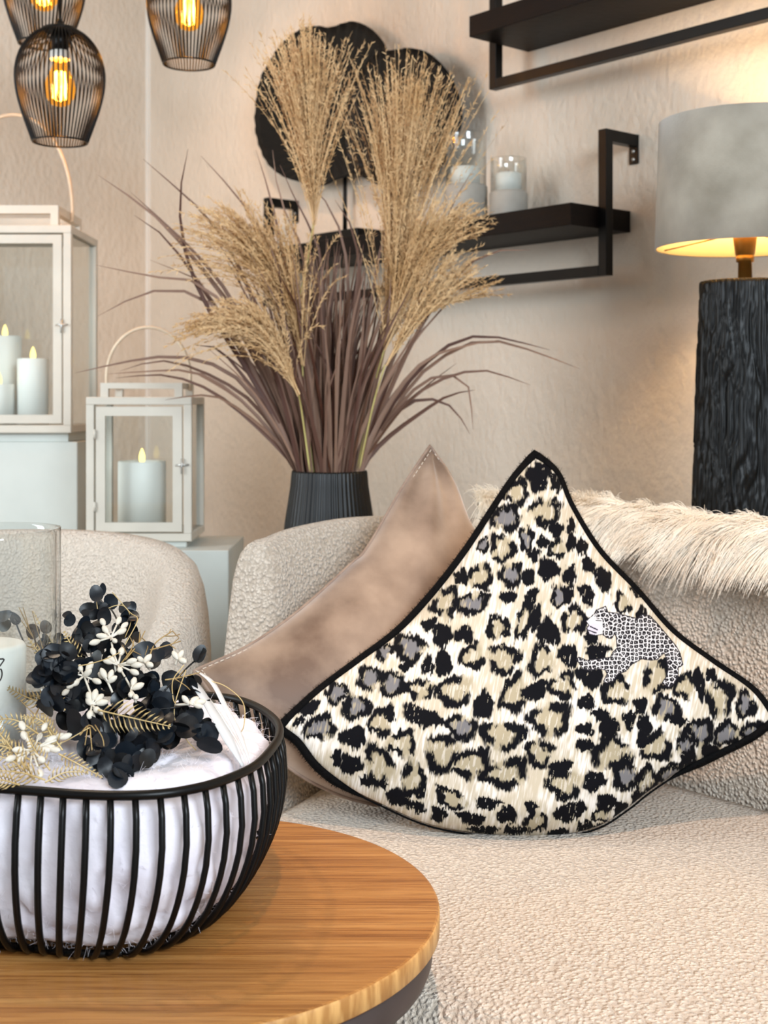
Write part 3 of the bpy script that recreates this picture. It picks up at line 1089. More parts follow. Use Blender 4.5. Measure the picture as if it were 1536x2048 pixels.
for i in range(0, 124, 2):
    tp = np.array([basket_pt(i, s, z) for s, z in prof])
    V, Fa = tube(tp, 0.0031, 6)
    add('rib', V, Fa, 'black_metal', basket)
V, Fa = tube([basket_pt(i, 0.66, TZ + 0.0036) for i in range(124)], 0.0036, 8, closed=True)
add('base_ring', V, Fa, 'black_metal', basket)

# fleece inside
nt_, nr_ = 124, 84
V = []
sprof = smooth_path([(0.0, TZ + 0.010), (0.4, TZ + 0.010), (0.64, TZ + 0.009), (0.775, RZ - 0.1315), (0.87, RZ - 0.1135), (0.935, RZ - 0.09), (0.978, RZ - 0.064), (0.990, RZ - 0.042), (0.980, RZ - 0.022),
                     (0.945, RZ - 0.008), (0.86, RZ + 0.001), (0.7, RZ + 0.002), (0.4, RZ - 0.002), (0.0, RZ - 0.002)], nr_)
cf_ = np.array([bc[0], bc[1] - 0.012, RZ - 0.06])
for (s, z) in sprof:
    for i in range(nt_):
        p = basket_pt(i, s, z)
        d = p - cf_
        d /= np.linalg.norm(d) + 1e-9
        w = p + np.array([mnoise.noise(Vector(p * 30)), mnoise.noise(Vector(p * 30 + np.array([9, 2, 4]))), mnoise.noise(Vector(p * 30 + np.array([1, 8, 6])))]) * 0.010
        ds, _ = mnoise.voronoi(Vector(w * np.array([21, 21, 30])))
        crease = (1 - min(1.0, (ds[1] - ds[0]) / 0.55)) ** 1.7
        k = min(1.0, s / 0.2) * min(1.0, 0.2 + max(0.0, z - TZ - 0.010) / 0.03)
        q = p - d * (crease * 0.013 + abs(mnoise.noise(Vector(p * 60))) * 0.0025) * k
        q[2] = max(q[2], TZ + 0.0075)
        V.append(q)
Fa = []
for j in range(nr_ - 1):
    for i in range(nt_):
        k = (i + 1) % nt_
        Fa.append((j * nt_ + i, j * nt_ + k, (j + 1) * nt_ + k, (j + 1) * nt_ + i))
fleece = thing('fleece_filling', 'fluffy white fleece filling the black wire basket', 'fleece', (bc[0], bc[1], TZ + 0.008))
fo = add('fleece', V, Fa, 'fleece', fleece)
fo['kind'] = 'stuff'
VV = np.array(V).reshape(nr_, nt_, 3)
ns = 9000
rj, ri = rng.integers(22, nr_ - 10, ns), rng.integers(0, nt_, ns)
base = VV[rj, ri] + rng.normal(0, 0.002, (ns, 3))
d = base - np.array([bc[0], bc[1], RZ - 0.07])
d /= np.linalg.norm(d, axis=1)[:, None]
dirn = d * 0.35 + rng.normal(0, 0.6, (ns, 3))
dirn /= np.linalg.norm(dirn, axis=1)[:, None]
ln = rng.uniform(0.004, 0.011, (ns, 1))
t = np.linspace(0, 1, 5)[None, :, None]
hair('fuzz', base[:, None] + (dirn * ln)[:, None] * t + (rng.normal(0, 0.002, (ns, 1, 3))) * t ** 2, 0.00016, 0.00005, 'fleece', fleece)

# ------------------------------------------------------------------ glass cylinder, candle and wreath in the basket
gc = at(-24, 1300, 1.27)
GZ = RZ - 0.002
hur = thing('glass_hurricane', 'clear glass cylinder standing in the flower wreath', 'glass cylinder', (gc[0], gc[1], GZ))
gr = 142 * 1.27 / F
V, Fa = shell((gc[0], gc[1], 0), [(gr, GZ), (gr, GZ + 0.05), (gr, 0.868), (gr, 0.8745)], 0.0042, 64)
add('glass_wall', V, Fa, 'hurricane', hur)
V, Fa = lathe((gc[0], gc[1], 0), [(gr - 0.005, GZ + 0.0005), (gr - 0.005, GZ + 0.006)], 48)
add('glass_floor', V, Fa, 'hurricane', hur)
cr_ = 82 * 1.23 / F
cz0 = GZ + 0.0065
pc = thing('pillar_candle', 'white pillar candle with black lettering inside the glass cylinder', 'candle', (gc[0], gc[1] - 0.01, cz0))
V, Fa = lathe((gc[0], gc[1] - 0.01, 0), [(cr_, cz0), (cr_, 0.760), (cr_ - 0.002, 0.7635), (cr_ - 0.006, 0.7645), (cr_ * 0.4, 0.761), (0.001, 0.760)], 48)
add('wax_body', V, Fa, 'wax', pc)
V, Fa = tube([(gc[0], gc[1] - 0.01, 0.759), (gc[0] + 0.001, gc[1] - 0.01, 0.770)], 0.0011, 6)
add('wick', V, Fa, 'ink', pc)


def on_candle(px, py):
    d = ray(px, py)
    c = np.array([gc[0], gc[1] - 0.01])
    a = d[0] ** 2 + 1
    b = -2 * (d[0] * c[0] + c[1])
    q = c @ c - (cr_ + 0.0004) ** 2
    disc = max(0, b * b - 4 * a * q)
    t = (-b - math.sqrt(disc)) / (2 * a)
    return np.array([d[0] * t, t, HZ + d[2] * t])


mb = MB()
for stroke in ([(-26, 1322), (-8, 1319), (8, 1318), (4, 1326), (-2, 1334)], [(-22, 1340), (-4, 1339), (2, 1338), (4, 1350), (-1, 1362), (-12, 1366)]):
    pts = smooth_path([on_candle(*p) for p in stroke], 16)
    V, Fa = tube(pts, 0.0007, 5)
    mb.mesh(V, Fa)
mb.out('lettering', 'ink', pc, label='black printed script strokes')

wreath = thing('flower_arrangement', 'wreath of black eucalyptus, ivory berries and gold ferns in the basket', 'flower arrangement', (bc[0], bc[1], RZ + 0.02))


def wy(py):
    return 1.38 - (py - 1180) / 380 * 0.258


def wpnt(px, py, dy=0.0):
    return at(px, py, wy(py) + dy)


# eucalyptus leaves: round, cupped, with a mid-rib
leaf_meshes = []
for kx in range(3):
    n = 14
    V = [(0, 0, 0.0)]
    for ring in (0.55, 1.0):
        for i in range(n):
            a = 2 * PI * i / n
            x, y = math.cos(a) * ring, math.sin(a) * ring * (0.86 - 0.12 * kx)
            if y < 0 and abs(x) < 0.3:
                y *= 1.0
            z = 0.20 * (abs(x) ** 1.5) * ring + 0.10 * (1 - abs(y)) * 0.3 * math.sin(2 * a + kx) - 0.05 * y * y
            V.append((x, y, z))
    Fa = [(0, 1 + i, 1 + (i + 1) % n) for i in range(n)]
    Fa += [(1 + i, 1 + n + i, 1 + n + (i + 1) % n, 1 + (i + 1) % n) for i in range(n)]
    me = raw_mesh('leaf', V, Fa)
    me.materials.append(M['leaf'])
    leaf_meshes.append(me)


def place(name, me, parent, pos, xdir, nrm_, s):
    """put a shared small mesh on the plant: local +Y along xdir, +Z along nrm"""
    y = Vector(xdir).normalized()
    z = Vector(nrm_)
    z = (z - y * z.dot(y)).normalized()
    x = y.cross(z)
    from mathutils import Matrix
    o = bpy.data.objects.new(name, me)
    COL.objects.link(o)
    o.parent = parent
    mtx = Matrix((x, y, z)).transposed().to_4x4()
    root = Vector(origin(parent))
    o.matrix_local = Matrix.Translation(Vector(pos) - root) @ mtx @ Matrix.Diagonal((s, s, s, 1))
    return o


poly = [(40, 1300), (64, 1245), (110, 1290), (140, 1240), (170, 1215), (262, 1215), (282, 1260), (262, 1300), (330, 1300), (345, 1340), (400, 1350), (395, 1400), (425, 1480), (360, 1478),
        (312, 1500), (290, 1530), (245, 1560), (205, 1545), (170, 1500), (130, 1450), (60, 1440), (20, 1420), (-30, 1440), (-60, 1380), (-40, 1250), (10, 1240)]
pts = []
while len(pts) < 268:
    x, y = random.uniform(-60, 430), random.uniform(1210, 1560)
    if inside(np.array([x]), np.array([y]), poly)[0]:
        # keep clear of the candle
        if (x < 88 and 1255 < y < 1440) or (x < 128 and y > 1420):
            continue
        pts.append((x, y))
pts += [(193, 1188), (205, 1180), (222, 1203), (400, 1311), (398, 1309), (66, 1262), (92, 1255), (134, 1232), (140, 1240), (176, 1262), (168, 1250), (196, 1250), (250, 1215), (268, 1235), (30, 1235), (8, 1232),
        (160, 1330), (72, 1358), (80, 1352), (240, 1545), (236, 1555), (330, 1478), (420, 1490), (322, 1412), (318, 1400), (415, 1465)]
for j, (x, y) in enumerate(pts):
    dy = random.choice((0.0, 0.012, 0.03)) if j < 268 else -0.004
    p = wpnt(x, y, dy)
    if math.hypot(p[0] - gc[0], p[1] - gc[1]) < gr + 0.012:
        p = at(x, y, gc[1] + (gr + 0.022) * (1 if y < 1300 else -1))      # in front of or behind the glass
    n = np.array([random.gauss(0.15, 0.55), random.gauss(-0.75, 0.45), random.gauss(0.55, 0.5)])
    dr = np.array([random.gauss(0, 1), random.gauss(0, 0.4), random.gauss(0.2, 1)])
    s = random.uniform(0.0078, 0.0118) * (0.9 if y < 1300 else 1.05)
    place('leaf', leaf_meshes[j % 3], wreath, p, dr, n, s)
for st_ in ([(195, 1192), (205, 1205), (225, 1222), (240, 1260), (240, 1320)], [(400, 1313), (380, 1330), (365, 1345), (330, 1380)], [(215, 1215), (225, 1200), (230, 1190)], [(300, 1420), (350, 1415), (400, 1405), (420, 1400)],
            [(30, 1240), (38, 1262), (50, 1290)], [(66, 1262), (72, 1290), (78, 1340), (110, 1420)], [(170, 1250), (178, 1290), (190, 1340)], [(260, 1230), (250, 1260), (230, 1310)]):
    V, Fa = tube(smooth_path([wpnt(x, y) for x, y in st_], 12), 0.0009, 5)
    add('stem', V, Fa, 'leaf', wreath)

# ivory berry sprays
bud = None
n = 8
V, Fa = lathe((0, 0, 0), [(0.05, -1.0), (0.32, -0.75), (0.5, -0.2), (0.52, 0.2), (0.36, 0.7), (0.08, 1.0)], n)
V = [(x, z, y) for x, y, z in V]
bud = raw_mesh('bud', V, Fa)
bud.materials.append(M['bud'])
SPR = [((232, 1345), (222, 1275), [(205, 1243), (238, 1240), (210, 1258), (250, 1250), (202, 1272), (230, 1282), (188, 1285), (245, 1262)]),
       ((262, 1375), (236, 1330), [(226, 1302), (243, 1302), (214, 1323), (240, 1340), (265, 1322), (275, 1330), (222, 1318), (270, 1345)]),
       ((190, 1410), (168, 1352), [(160, 1335), (180, 1332), (140, 1345), (195, 1363), (176, 1345), (150, 1366), (130, 1385), (140, 1372)]),
       ((225, 1385), (216, 1365), [(206, 1345), (222, 1348), (226, 1358), (202, 1350)]),
       ((190, 1440), (184, 1410), [(190, 1388), (178, 1402), (200, 1395), (206, 1405), (194, 1420), (180, 1430), (202, 1425), (178, 1392)]),
       ((272, 1405), (262, 1380), [(268, 1362), (278, 1372), (262, 1390), (272, 1395)]),
       ((80, 1540), (64, 1500), [(44, 1450), (90, 1452), (48, 1470), (80, 1472), (60, 1490), (104, 1478), (120, 1472), (134, 1472), (100, 1495), (112, 1500), (84, 1520), (60, 1545), (80, 1548), (36, 1500), (20, 1518), (40, 1520), (92, 1500)]),
       ((300, 1340), (288, 1325), [(280, 1318), (296, 1316), (300, 1330)]),
       ((350, 1330), (356, 1318), [(350, 1310), (362, 1308), (366, 1322)]),
       ((350, 1410), (378, 1408), [(390, 1400), (398, 1412), (402, 1404), (370, 1398)])]
for (root_, hub, tips) in SPR:
    mb = MB()
    V, Fa = tube(smooth_path([wpnt(*root_, -0.006), wpnt(*hub, -0.014)], 5), 0.0012, 5)
    mb.mesh(V, Fa)
    heads = []
    for (x, y) in tips:
        h0, t0 = wpnt(*hub, -0.014), wpnt(x, y, -0.018 + random.uniform(-0.006, 0.006))
        d = t0 - h0
        V, Fa = tube([h0, h0 + d * 0.7], 0.0010, 5)
        mb.mesh(V, Fa)
        heads.append((t0 - d / np.linalg.norm(d) * 0.001, d))
    so = mb.out('berry_spray', 'bud', wreath, label='ivory berry spray')
    for p, d in heads:
        place('bud', bud, so, p, d, (0.3, -1, 0.4), random.uniform(0.0050, 0.0066))


# gold fern fronds
def frond(a, c, b, n, wmax, dy=-0.02, m='gold_fern'):
    ax = smooth_path([wpnt(*a, dy), wpnt(*c, dy - 0.004), wpnt(*b, dy)], n)
    mb = MB()
    V, Fa = tube(ax, np.linspace(0.0009, 0.0004, n), 5)
    mb.mesh(V, Fa)
    T = np.gradient(ax, axis=0)
    for i in range(2, n - 1, 2):
        tt = T[i] / np.linalg.norm(T[i])
        sd = np.cross(tt, np.array([0, -1, 0.35]))
        sd /= np.linalg.norm(sd)
        w = wmax * (1 - i / n) ** 0.75 * min(1, i / 4)
        for s_ in (-1, 1):
            e = ax[i] + (sd * s_ * 0.8 + tt * 0.75) * w
            md = (ax[i] + e) / 2 + sd * s_ * w * 0.10 + np.array([0, -0.0012, 0])
            q = np.cross(e - ax[i], np.array([0, -1, 0.3]))
            q /= np.linalg.norm(q)
            k = 0.00075
            V = [ax[i] - q * k * 0.5, ax[i] + q * k * 0.5, md + q * k, md - q * k, e, md + np.array([0, 0.0006, 0])]
            mb.mesh(V, [(0, 1, 2, 3), (3, 2, 4), (0, 3, 5), (1, 5, 2), (0, 5, 1), (3, 4, 5), (2, 5, 4)])
    return mb.out('fern_frond', m, wreath, label='gold dried fern frond')


frond((196, 1420), (265, 1436), (342, 1453), 28, 0.023, -0.03)
frond((118, 1508), (160, 1530), (205, 1555), 24, 0.011, -0.02)
frond((165, 1325), (140, 1285), (128, 1262), 20, 0.012, 0.0)
frond((100, 1410), (55, 1395), (10, 1372), 24, 0.013, -0.012)
frond((105, 1352), (80, 1310), (56, 1275), 22, 0.009, -0.01)
frond((90, 1560), (40, 1545), (-30, 1540), 26, 0.016, -0.02)
frond((80, 1470), (30, 1440), (-20, 1440), 24, 0.014, -0.012)
frond((60, 1520), (15, 1495), (-30, 1490), 24, 0.015, -0.014)
for a_, c_, b_ in (((70, 1560), (20, 1520), (-40, 1505)), ((100, 1540), (70, 1500), (52, 1462)), ((110, 1470), (80, 1440), (40, 1432)), ((60, 1545), (10, 1480), (-20, 1450)),
                   ((125, 1500), (95, 1455), (85, 1410)), ((40, 1570), (0, 1560), (-50, 1565)), ((130, 1420), (95, 1395), (62, 1392)), ((20, 1500), (-5, 1455), (-12, 1415))):
    frond(a_, c_, b_, 26, 0.012, -0.016)
frond((118, 1300), (88, 1262), (66, 1222), 22, 0.006, 0.05)
frond((90, 1565), (130, 1545), (175, 1545), 22, 0.011, -0.018)


def twig(pts, forks, dy=-0.005, r=0.0009):
    mb = MB()
    V, Fa = tube(smooth_path([wpnt(x, y, dy) for x, y in pts], 10), np.linspace(r, r * 0.6, 10), 5)
    mb.mesh(V, Fa)
    for f in forks:
        V, Fa = tube(smooth_path([wpnt(x, y, dy) for x, y in f], 6), np.linspace(r * 0.7, r * 0.45, 6), 5)
        mb.mesh(V, Fa)
    return mb.out('twig', 'gold_twig', wreath, label='gold forked twig')


twig([(298, 1315), (312, 1285), (345, 1262)], [[(330, 1272), (348, 1272), (360, 1268)], [(338, 1267), (342, 1258)], [(345, 1262), (352, 1270), (358, 1275)]])
twig([(300, 1300), (330, 1292), (362, 1282)], [[(340, 1290), (352, 1298)], [(345, 1288), (358, 1276)]])
twig([(250, 1320), (275, 1290), (290, 1262)], [[(278, 1286), (280, 1260)], [(270, 1296), (258, 1270)], [(284, 1276), (296, 1290), (290, 1310)]])
twig([(240, 1330), (262, 1300), (268, 1280)], [[(255, 1310), (245, 1290)], [(262, 1300), (282, 1310)]])
twig([(110, 1340), (75, 1290), (38, 1215)], [[(70, 1280), (36, 1232)], [(60, 1262), (46, 1215)], [(88, 1305), (64, 1222)], [(80, 1300), (30, 1285)]], 0.02)
twig([(160, 1470), (178, 1450), (192, 1462)], [[(176, 1452), (170, 1490)], [(180, 1455), (184, 1500)], [(190, 1450), (205, 1475), (208, 1492)]], -0.02)
twig([(330, 1360), (360, 1355), (400, 1345)], [[(350, 1358), (372, 1372), (380, 1380)], [(355, 1356), (368, 1340)]], -0.012)
twig([(60, 1450), (85, 1400), (80, 1380)], [[(80, 1410), (100, 1385)], [(70, 1430), (40, 1400)]], -0.02)
twig([(95, 1425), (105, 1390), (118, 1370)], [[(100, 1410), (130, 1395)], [(108, 1385), (100, 1365)]], -0.02)


def strip(name, pts, w, m, tw=(0.5, -0.6, 0.3), th=0.0006, **kw):
    n = 26
    P = smooth_path(pts, n)
    T = np.gradient(P, axis=0)
    B = np.cross(T, np.array(tw))
    B /= np.linalg.norm(B, axis=1)[:, None]
    Nn_ = np.cross(T, B)
    Nn_ /= np.linalg.norm(Nn_, axis=1)[:, None]
    wd = (w * np.clip(np.sin(np.linspace(0.25, PI - 0.15, n)) * 1.4, 0.3, 1))[:, None] if w > 0.001 else w
    V = np.concatenate([P + B * wd, P - B * wd, P - B * wd + Nn_ * th, P + B * wd + Nn_ * th])
    Fa = []
    for i in range(n - 1):
        for a_, b_ in ((0, n), (n, 2 * n), (2 * n, 3 * n), (3 * n, 0)):
            Fa.append((a_ + i, b_ + i, b_ + i + 1, a_ + i + 1))
    Fa += [(0, n, 2 * n, 3 * n), (n - 1, 2 * n - 1, 3 * n - 1, 4 * n - 1)]
    return add(name, V, Fa, m, wreath, **kw)


RB = lambda pts, ys: [at(x, y, Yv) for (x, y), Yv in zip(pts, ys)]
strip('ribbon', RB([(376, 1348), (402, 1385), (430, 1430), (458, 1480), (486, 1532)], (1.27, 1.24, 1.21, 1.19, 1.175)), 0.0055, 'organza', label='sheer white organza ribbon')
strip('ribbon', RB([(392, 1340), (425, 1365), (452, 1415), (480, 1470), (502, 1530)], (1.27, 1.245, 1.22, 1.20, 1.18)), 0.0028, 'ribbon', label='opaque white satin ribbon')
strip('ribbon', RB([(380, 1360), (420, 1400), (455, 1450), (484, 1500), (496, 1540)], (1.265, 1.235, 1.21, 1.185, 1.17)), 0.0012, 'ribbon', label='narrow white ribbon')
mb = MB()
for pts_, ys in (([(412, 1360), (450, 1372), (486, 1405), (488, 1450), (478, 1470)], (1.25, 1.24, 1.23, 1.22, 1.22)), ([(372, 1340), (352, 1400), (350, 1440), (372, 1478), (392, 1500)], (1.25, 1.23, 1.22, 1.2, 1.19)),
                 ([(368, 1330), (346, 1360), (346, 1395), (352, 1410)], (1.25, 1.24, 1.23, 1.22)), ([(225, 1185), (260, 1225), (275, 1240), (250, 1290)], (1.35, 1.34, 1.33, 1.3)),
                 ([(190, 1180), (196, 1230), (192, 1262)], (1.38, 1.37, 1.36)), ([(200, 1235), (220, 1215), (248, 1212), (262, 1240), (250, 1275)], (1.36, 1.35, 1.35, 1.34, 1.33)),
                 ([(112, 1322), (150, 1332), (200, 1322), (240, 1305)], (1.22, 1.21, 1.22, 1.25)), ([(60, 1480), (110, 1490), (180, 1455)], (1.16, 1.16, 1.17))):
    V, Fa = tube(smooth_path(RB(pts_, ys), 24), 0.0005, 5)
    mb.mesh(V, Fa)
mb.out('raffia_thread', 'gold_fern', wreath, label='fine pale raffia threads', kind='stuff')

# ------------------------------------------------------------------ vase with dried grasses
VY = 2.60
vx, vy = (659 - 768) * VY / F, VY
vs = VY / F
VRIM = HZ - 141 * vs
VB = 0.70
plv = thing('vase_stand', 'grey plinth hidden behind the sofa under the black vase', 'plinth', (vx, vy, 0))
MB().span((vx - 0.10, vy - 0.10, 0), (vx + 0.10, vy + 0.10, VB)).out('block', 'plinth', plv, bevel=0.004)
vase = thing('ribbed_vase', 'black ribbed vase holding the dried grasses behind the sofa', 'vase', (vx, vy, VB))
flute = lambda a, z: 1 + 0.014 * math.cos(56 * a)
rv = 75 * vs
prof = [(rv + 0.012, VB), (rv + 0.017, VB + 0.02), (rv + 0.014, VB + 0.05), (rv + 0.008, VB + 0.09), (rv + 0.002, VB + 0.13), (rv, VRIM - 0.004), (rv - 0.001, VRIM), (rv - 0.005, VRIM), (rv - 0.006, VRIM - 0.01), (rv - 0.005, VB + 0.03)]
V, Fa = lathe((vx, vy, 0), prof, 224, flute)
add('body', V, Fa, 'vase', vase)

grass = thing('grass_bunch', 'bushy bunch of mauve-brown dried grass blades in the black vase', 'dried grass', (vx, vy, VRIM - 0.1))


def blade(pts, w, tw):
    n = 13
    P = smooth_path(pts, n)
    T = np.gradient(P, axis=0)
    B = np.cross(T, tw)
    B /= np.linalg.norm(B, axis=1)[:, None]
    Nn_ = np.cross(B, T)
    Nn_ /= np.linalg.norm(Nn_, axis=1)[:, None]
    t = np.linspace(0, 1, n)
    wd = (w * np.clip(0.55 + 1.6 * t, 0, 1) * (1 - t ** 2.2) ** 0.8 + 0.0003)[:, None]
    V = np.concatenate([P + B * wd, P - Nn_ * wd * 0.35, P - B * wd])
    Fa = []
    for i in range(n - 1):
        Fa += [(i, n + i, n + i + 1, i + 1), (n + i, 2 * n + i, 2 * n + i + 1, n + i + 1)]
    return add('blade', V, Fa, 'blade', grass, fix=False)


SPEC = [([(600, 940), (560, 800), (480, 640), (330, 450), (196, 350)], .0045), ([(606, 940), (560, 800), (470, 610), (385, 500), (262, 385)], .004), ([(602, 940), (540, 800), (420, 600), (335, 480), (268, 430)], .004),
        ([(598, 940), (520, 780), (395, 580), (358, 420), (376, 298)], .004), ([(612, 940), (570, 760), (490, 560), (420, 440), (286, 318)], .0035), ([(615, 940), (590, 780), (555, 600), (500, 430), (402, 312)], .0035),
        ([(618, 940), (600, 780), (575, 560), (545, 410), (512, 300)], .0035), ([(596, 940), (540, 840), (460, 745), (330, 712), (150, 746)], .0035), ([(594, 940), (530, 850), (470, 790), (380, 742), (215, 748)], .003),
        ([(598, 940), (530, 790), (430, 610), (310, 580), (196, 632)], .0035), ([(604, 940), (540, 760), (420, 580), (310, 555), (192, 530)], .0035), ([(596, 940), (520, 820), (440, 760), (330, 720), (240, 742)], .003),
        ([(592, 940), (510, 850), (420, 780), (330, 750), (232, 756)], .003), ([(604, 940), (500, 740), (400, 560), (345, 540), (300, 520)], .003), ([(724, 940), (770, 850), (850, 740), (980, 680), (1160, 738)], .003),
        ([(722, 940), (760, 860), (830, 800), (900, 810), (940, 868)], .0035), ([(722, 940), (770, 850), (850, 760), (930, 760), (946, 860)], .003), ([(718, 940), (770, 820), (850, 720), (940, 690), (998, 680)], .004),
        ([(716, 940), (780, 780), (860, 620), (960, 510), (1062, 500)], .004), ([(718, 940), (790, 800), (870, 710), (960, 670), (1100, 700)], .0035), ([(712, 940), (770, 760), (850, 560), (900, 420), (942, 345)], .003),
        ([(722, 940), (770, 880), (850, 820), (900, 790), (950, 780)], .004), ([(706, 940), (730, 700), (760, 500), (800, 380), (830, 330)], .003), ([(700, 940), (700, 700), (690, 500), (650, 400), (610, 360)], .0035),
        ([(690, 940), (700, 720), (720, 540), (690, 420), (670, 400)], .004), ([(626, 940), (620, 720), (610, 520), (560, 400), (545, 300)], .003), ([(640, 940), (650, 700), (640, 500), (600, 420), (560, 330)], .003),
        ([(600, 940), (560, 850), (500, 770), (440, 700), (390, 690)], .004), ([(600, 940), (560, 840), (510, 740), (465, 680), (430, 630)], .0045), ([(602, 940), (560, 820), (500, 700), (450, 600), (395, 530)], .0045),
        ([(720, 940), (780, 840), (860, 770), (960, 740), (1060, 770)], .003), ([(600, 940), (530, 860), (450, 800), (400, 790), (330, 800)], .003)]
for pts_, w in SPEC:
    n = len(pts_)
    off = random.uniform(-0.10, 0.04)
    P = [at(x, y, VY + off * (i / (n - 1)) ** 1.5 + random.uniform(-0.02, 0.02) * (i == 0)) for i, (x, y) in enumerate(pts_)]
    P = [P[0] - np.array([0, 0, 0.10]) * 1 + (np.array([vx, vy, P[0][2]]) - P[0]) * 0.45] + P
    blade(P, w * 1.35, np.array([random.gauss(0, 0.25), -1, random.gauss(0.2, 0.25)]))
for k in range(245):
    b = random.random()
    x0 = 659 + random.gauss(0, 30)
    x0 = min(722, max(596, x0))
    side = (x0 - 659) / 63
    ln = random.uniform(200, 470)
    lean = side * random.uniform(40, 190) + random.gauss(0, 26 if k < 190 else 75)
    y1 = 940 - ln
    pts_ = [(x0, 940), (x0 + lean * 0.25, 940 - ln * 0.35), (x0 + lean * 0.6, 940 - ln * 0.7), (x0 + lean * 1.05 + random.gauss(0, 12), y1)]
    dep = random.uniform(-0.045, 0.06)
    P = [at(x, y, VY + dep * (0.6 + 0.5 * i)) for i, (x, y) in enumerate(pts_)]
    P = [P[0] - np.array([0, 0, 0.09]) + (np.array([vx, vy, P[0][2]]) - P[0]) * 0.4] + P
    blade(P, random.uniform(0.0024, 0.0056), np.array([random.gauss(0, 0.6), -1, random.gauss(0, 0.3)]))


def plume(label, stem, axis, n_str, spread, lng, tipcurve, Yoff=0.0, seed=1, sag=0.0):
    """stem: px path from vase; axis: px (base, tip); strands fan out from the lower axis"""
    g = np.random.default_rng(seed)
    Y0 = VY + Yoff
    st_ = [at(x, y, VY + (Yoff * min(1, i / 2))) for i, (x, y) in enumerate(stem)]
    st_[0] = st_[0] - np.array([0, 0, 0.1]) + (np.array([vx, vy, st_[0][2]]) - st_[0]) * 0.3
    t_ = thing('dried_plume', label, 'dried grass', (st_[0]), 'dried plumes in the vase')
    V, Fa = tube(smooth_path(st_, 24), np.linspace(0.0026, 0.0016, 24), 6)
    add('stem', V, Fa, 'straw', t_, label='straw-coloured stalk')
    A = smooth_path([at(x, y, Y0) for x, y in axis], 40)
    ax = A[-1] - A[0]
    alen = np.linalg.norm(ax)
    N = 16
    tt = np.linspace(0, 1, N)
    strands = []
    for k in range(n_str):
        f = g.random() ** 1.3 * 0.52
        i = int(f * 39)
        p = A[i] + g.normal(0, 0.0015, 3)
        T = A[min(39, i + 4)] - A[i]
        T /= np.linalg.norm(T)
        az = g.uniform(0, 2 * PI)
        s1 = np.cross(T, [0, 1, 0])
        s1 /= np.linalg.norm(s1)
        s2 = np.cross(T, s1)
        ang = abs(g.normal(0, spread)) + 0.03
        rad_ = s1 * math.cos(az) + s2 * math.sin(az) * 0.7
        d0 = T * math.cos(ang * 0.55) + rad_ * math.sin(ang * 0.55)
        ll_ = alen * (lng - f * 0.75) * g.uniform(0.72, 1.06)
        d1 = T * math.cos(ang * 1.6) + rad_ * math.sin(ang * 1.6) + np.array(tipcurve) * g.uniform(0.5, 1.3)
        pts3 = p + d0 * ll_ * tt[:, None] * (1 - 0.35 * tt[:, None]) + d1 * ll_ * 0.42 * (tt[:, None] ** 2) - np.array([0, 0, sag]) * ll_ * tt[:, None] ** 2.5
        strands.append(pts3)
    P = np.array(strands)
    V1, F1 = ribbons(P, np.linspace(0.0009, 0.0004, N))
    # silky side hairs along every strand
    per = 64
    Sn = len(P)
    fs = g.uniform(0.14, 1.0, (Sn, per)) * (N - 1.001)
    ii = fs.astype(int)
    fr_ = (fs - ii)[:, :, None]
    rows = np.arange(Sn)[:, None]
    hb = P[rows, ii] * (1 - fr_) + P[rows, ii + 1] * fr_
    T = P[rows, ii + 1] - P[rows, ii]
    T /= np.linalg.norm(T, axis=2)[:, :, None] + 1e-9
    hd = T * 0.9 + g.normal(0, 0.42, hb.shape)
    hd /= np.linalg.norm(hd, axis=2)[:, :, None]
    hl = g.uniform(0.006, 0.013, (Sn, per, 1))
    hb, hd, hl = hb.reshape(-1, 3), hd.reshape(-1, 3), hl.reshape(-1, 1)
    q = np.linspace(0, 1, 3)[None, :, None]
    HP = hb[:, None] + (hd * hl)[:, None] * q
    V2, F2 = ribbons(HP, np.array([0.0006, 0.0008, 0.00015]))
    add('plume', np.vstack([V1, V2]), np.vstack([F1, F2 + len(V1)]), 'plume', t_, fix=False, kind='stuff')
    return t_


plume('tall upright tan plume, topmost of the bunch in the black vase', [(628, 940), (600, 800), (592, 640), (612, 540), (628, 440)], [(628, 450), (622, 330), (618, 110)], 230, 0.26, 1.02, (-0.10, 0, 0.05), -0.03, 11)
plume('thick tan plume standing in front of the right-hand black leaf', [(716, 940), (738, 820), (756, 760), (772, 690)], [(768, 700), (790, 520), (800, 190)], 300, 0.22, 1.0, (0.02, 0, 0.05), -0.02, 12)
plume('drooping tan plume nearest the small lantern', [(622, 940), (606, 840), (596, 780)], [(598, 790), (545, 690), (400, 620)], 200, 0.25, 1.05, (-0.25, 0, -0.1), -0.10, 13, 0.35)
plume('airy tan plume spreading left beneath the topmost plume', [(630, 940), (612, 820), (604, 720)], [(606, 730), (580, 620), (450, 410)], 220, 0.33, 1.05, (-0.30, 0, -0.05), -0.06, 14, 0.25)
plume('tan plume bending right across the end of the lower shelf', [(712, 940), (742, 800), (768, 700)], [(770, 700), (820, 560), (930, 410)], 170, 0.25, 1.0, (0.12, 0, -0.05), -0.06, 15, 0.2)
plume('small tan plume reaching right under the lower shelf rail', [(714, 940), (744, 820), (770, 730)], [(772, 730), (840, 630), (975, 575)], 80, 0.15, 1.0, (0.1, 0, -0.1), -0.08, 16, 0.05)


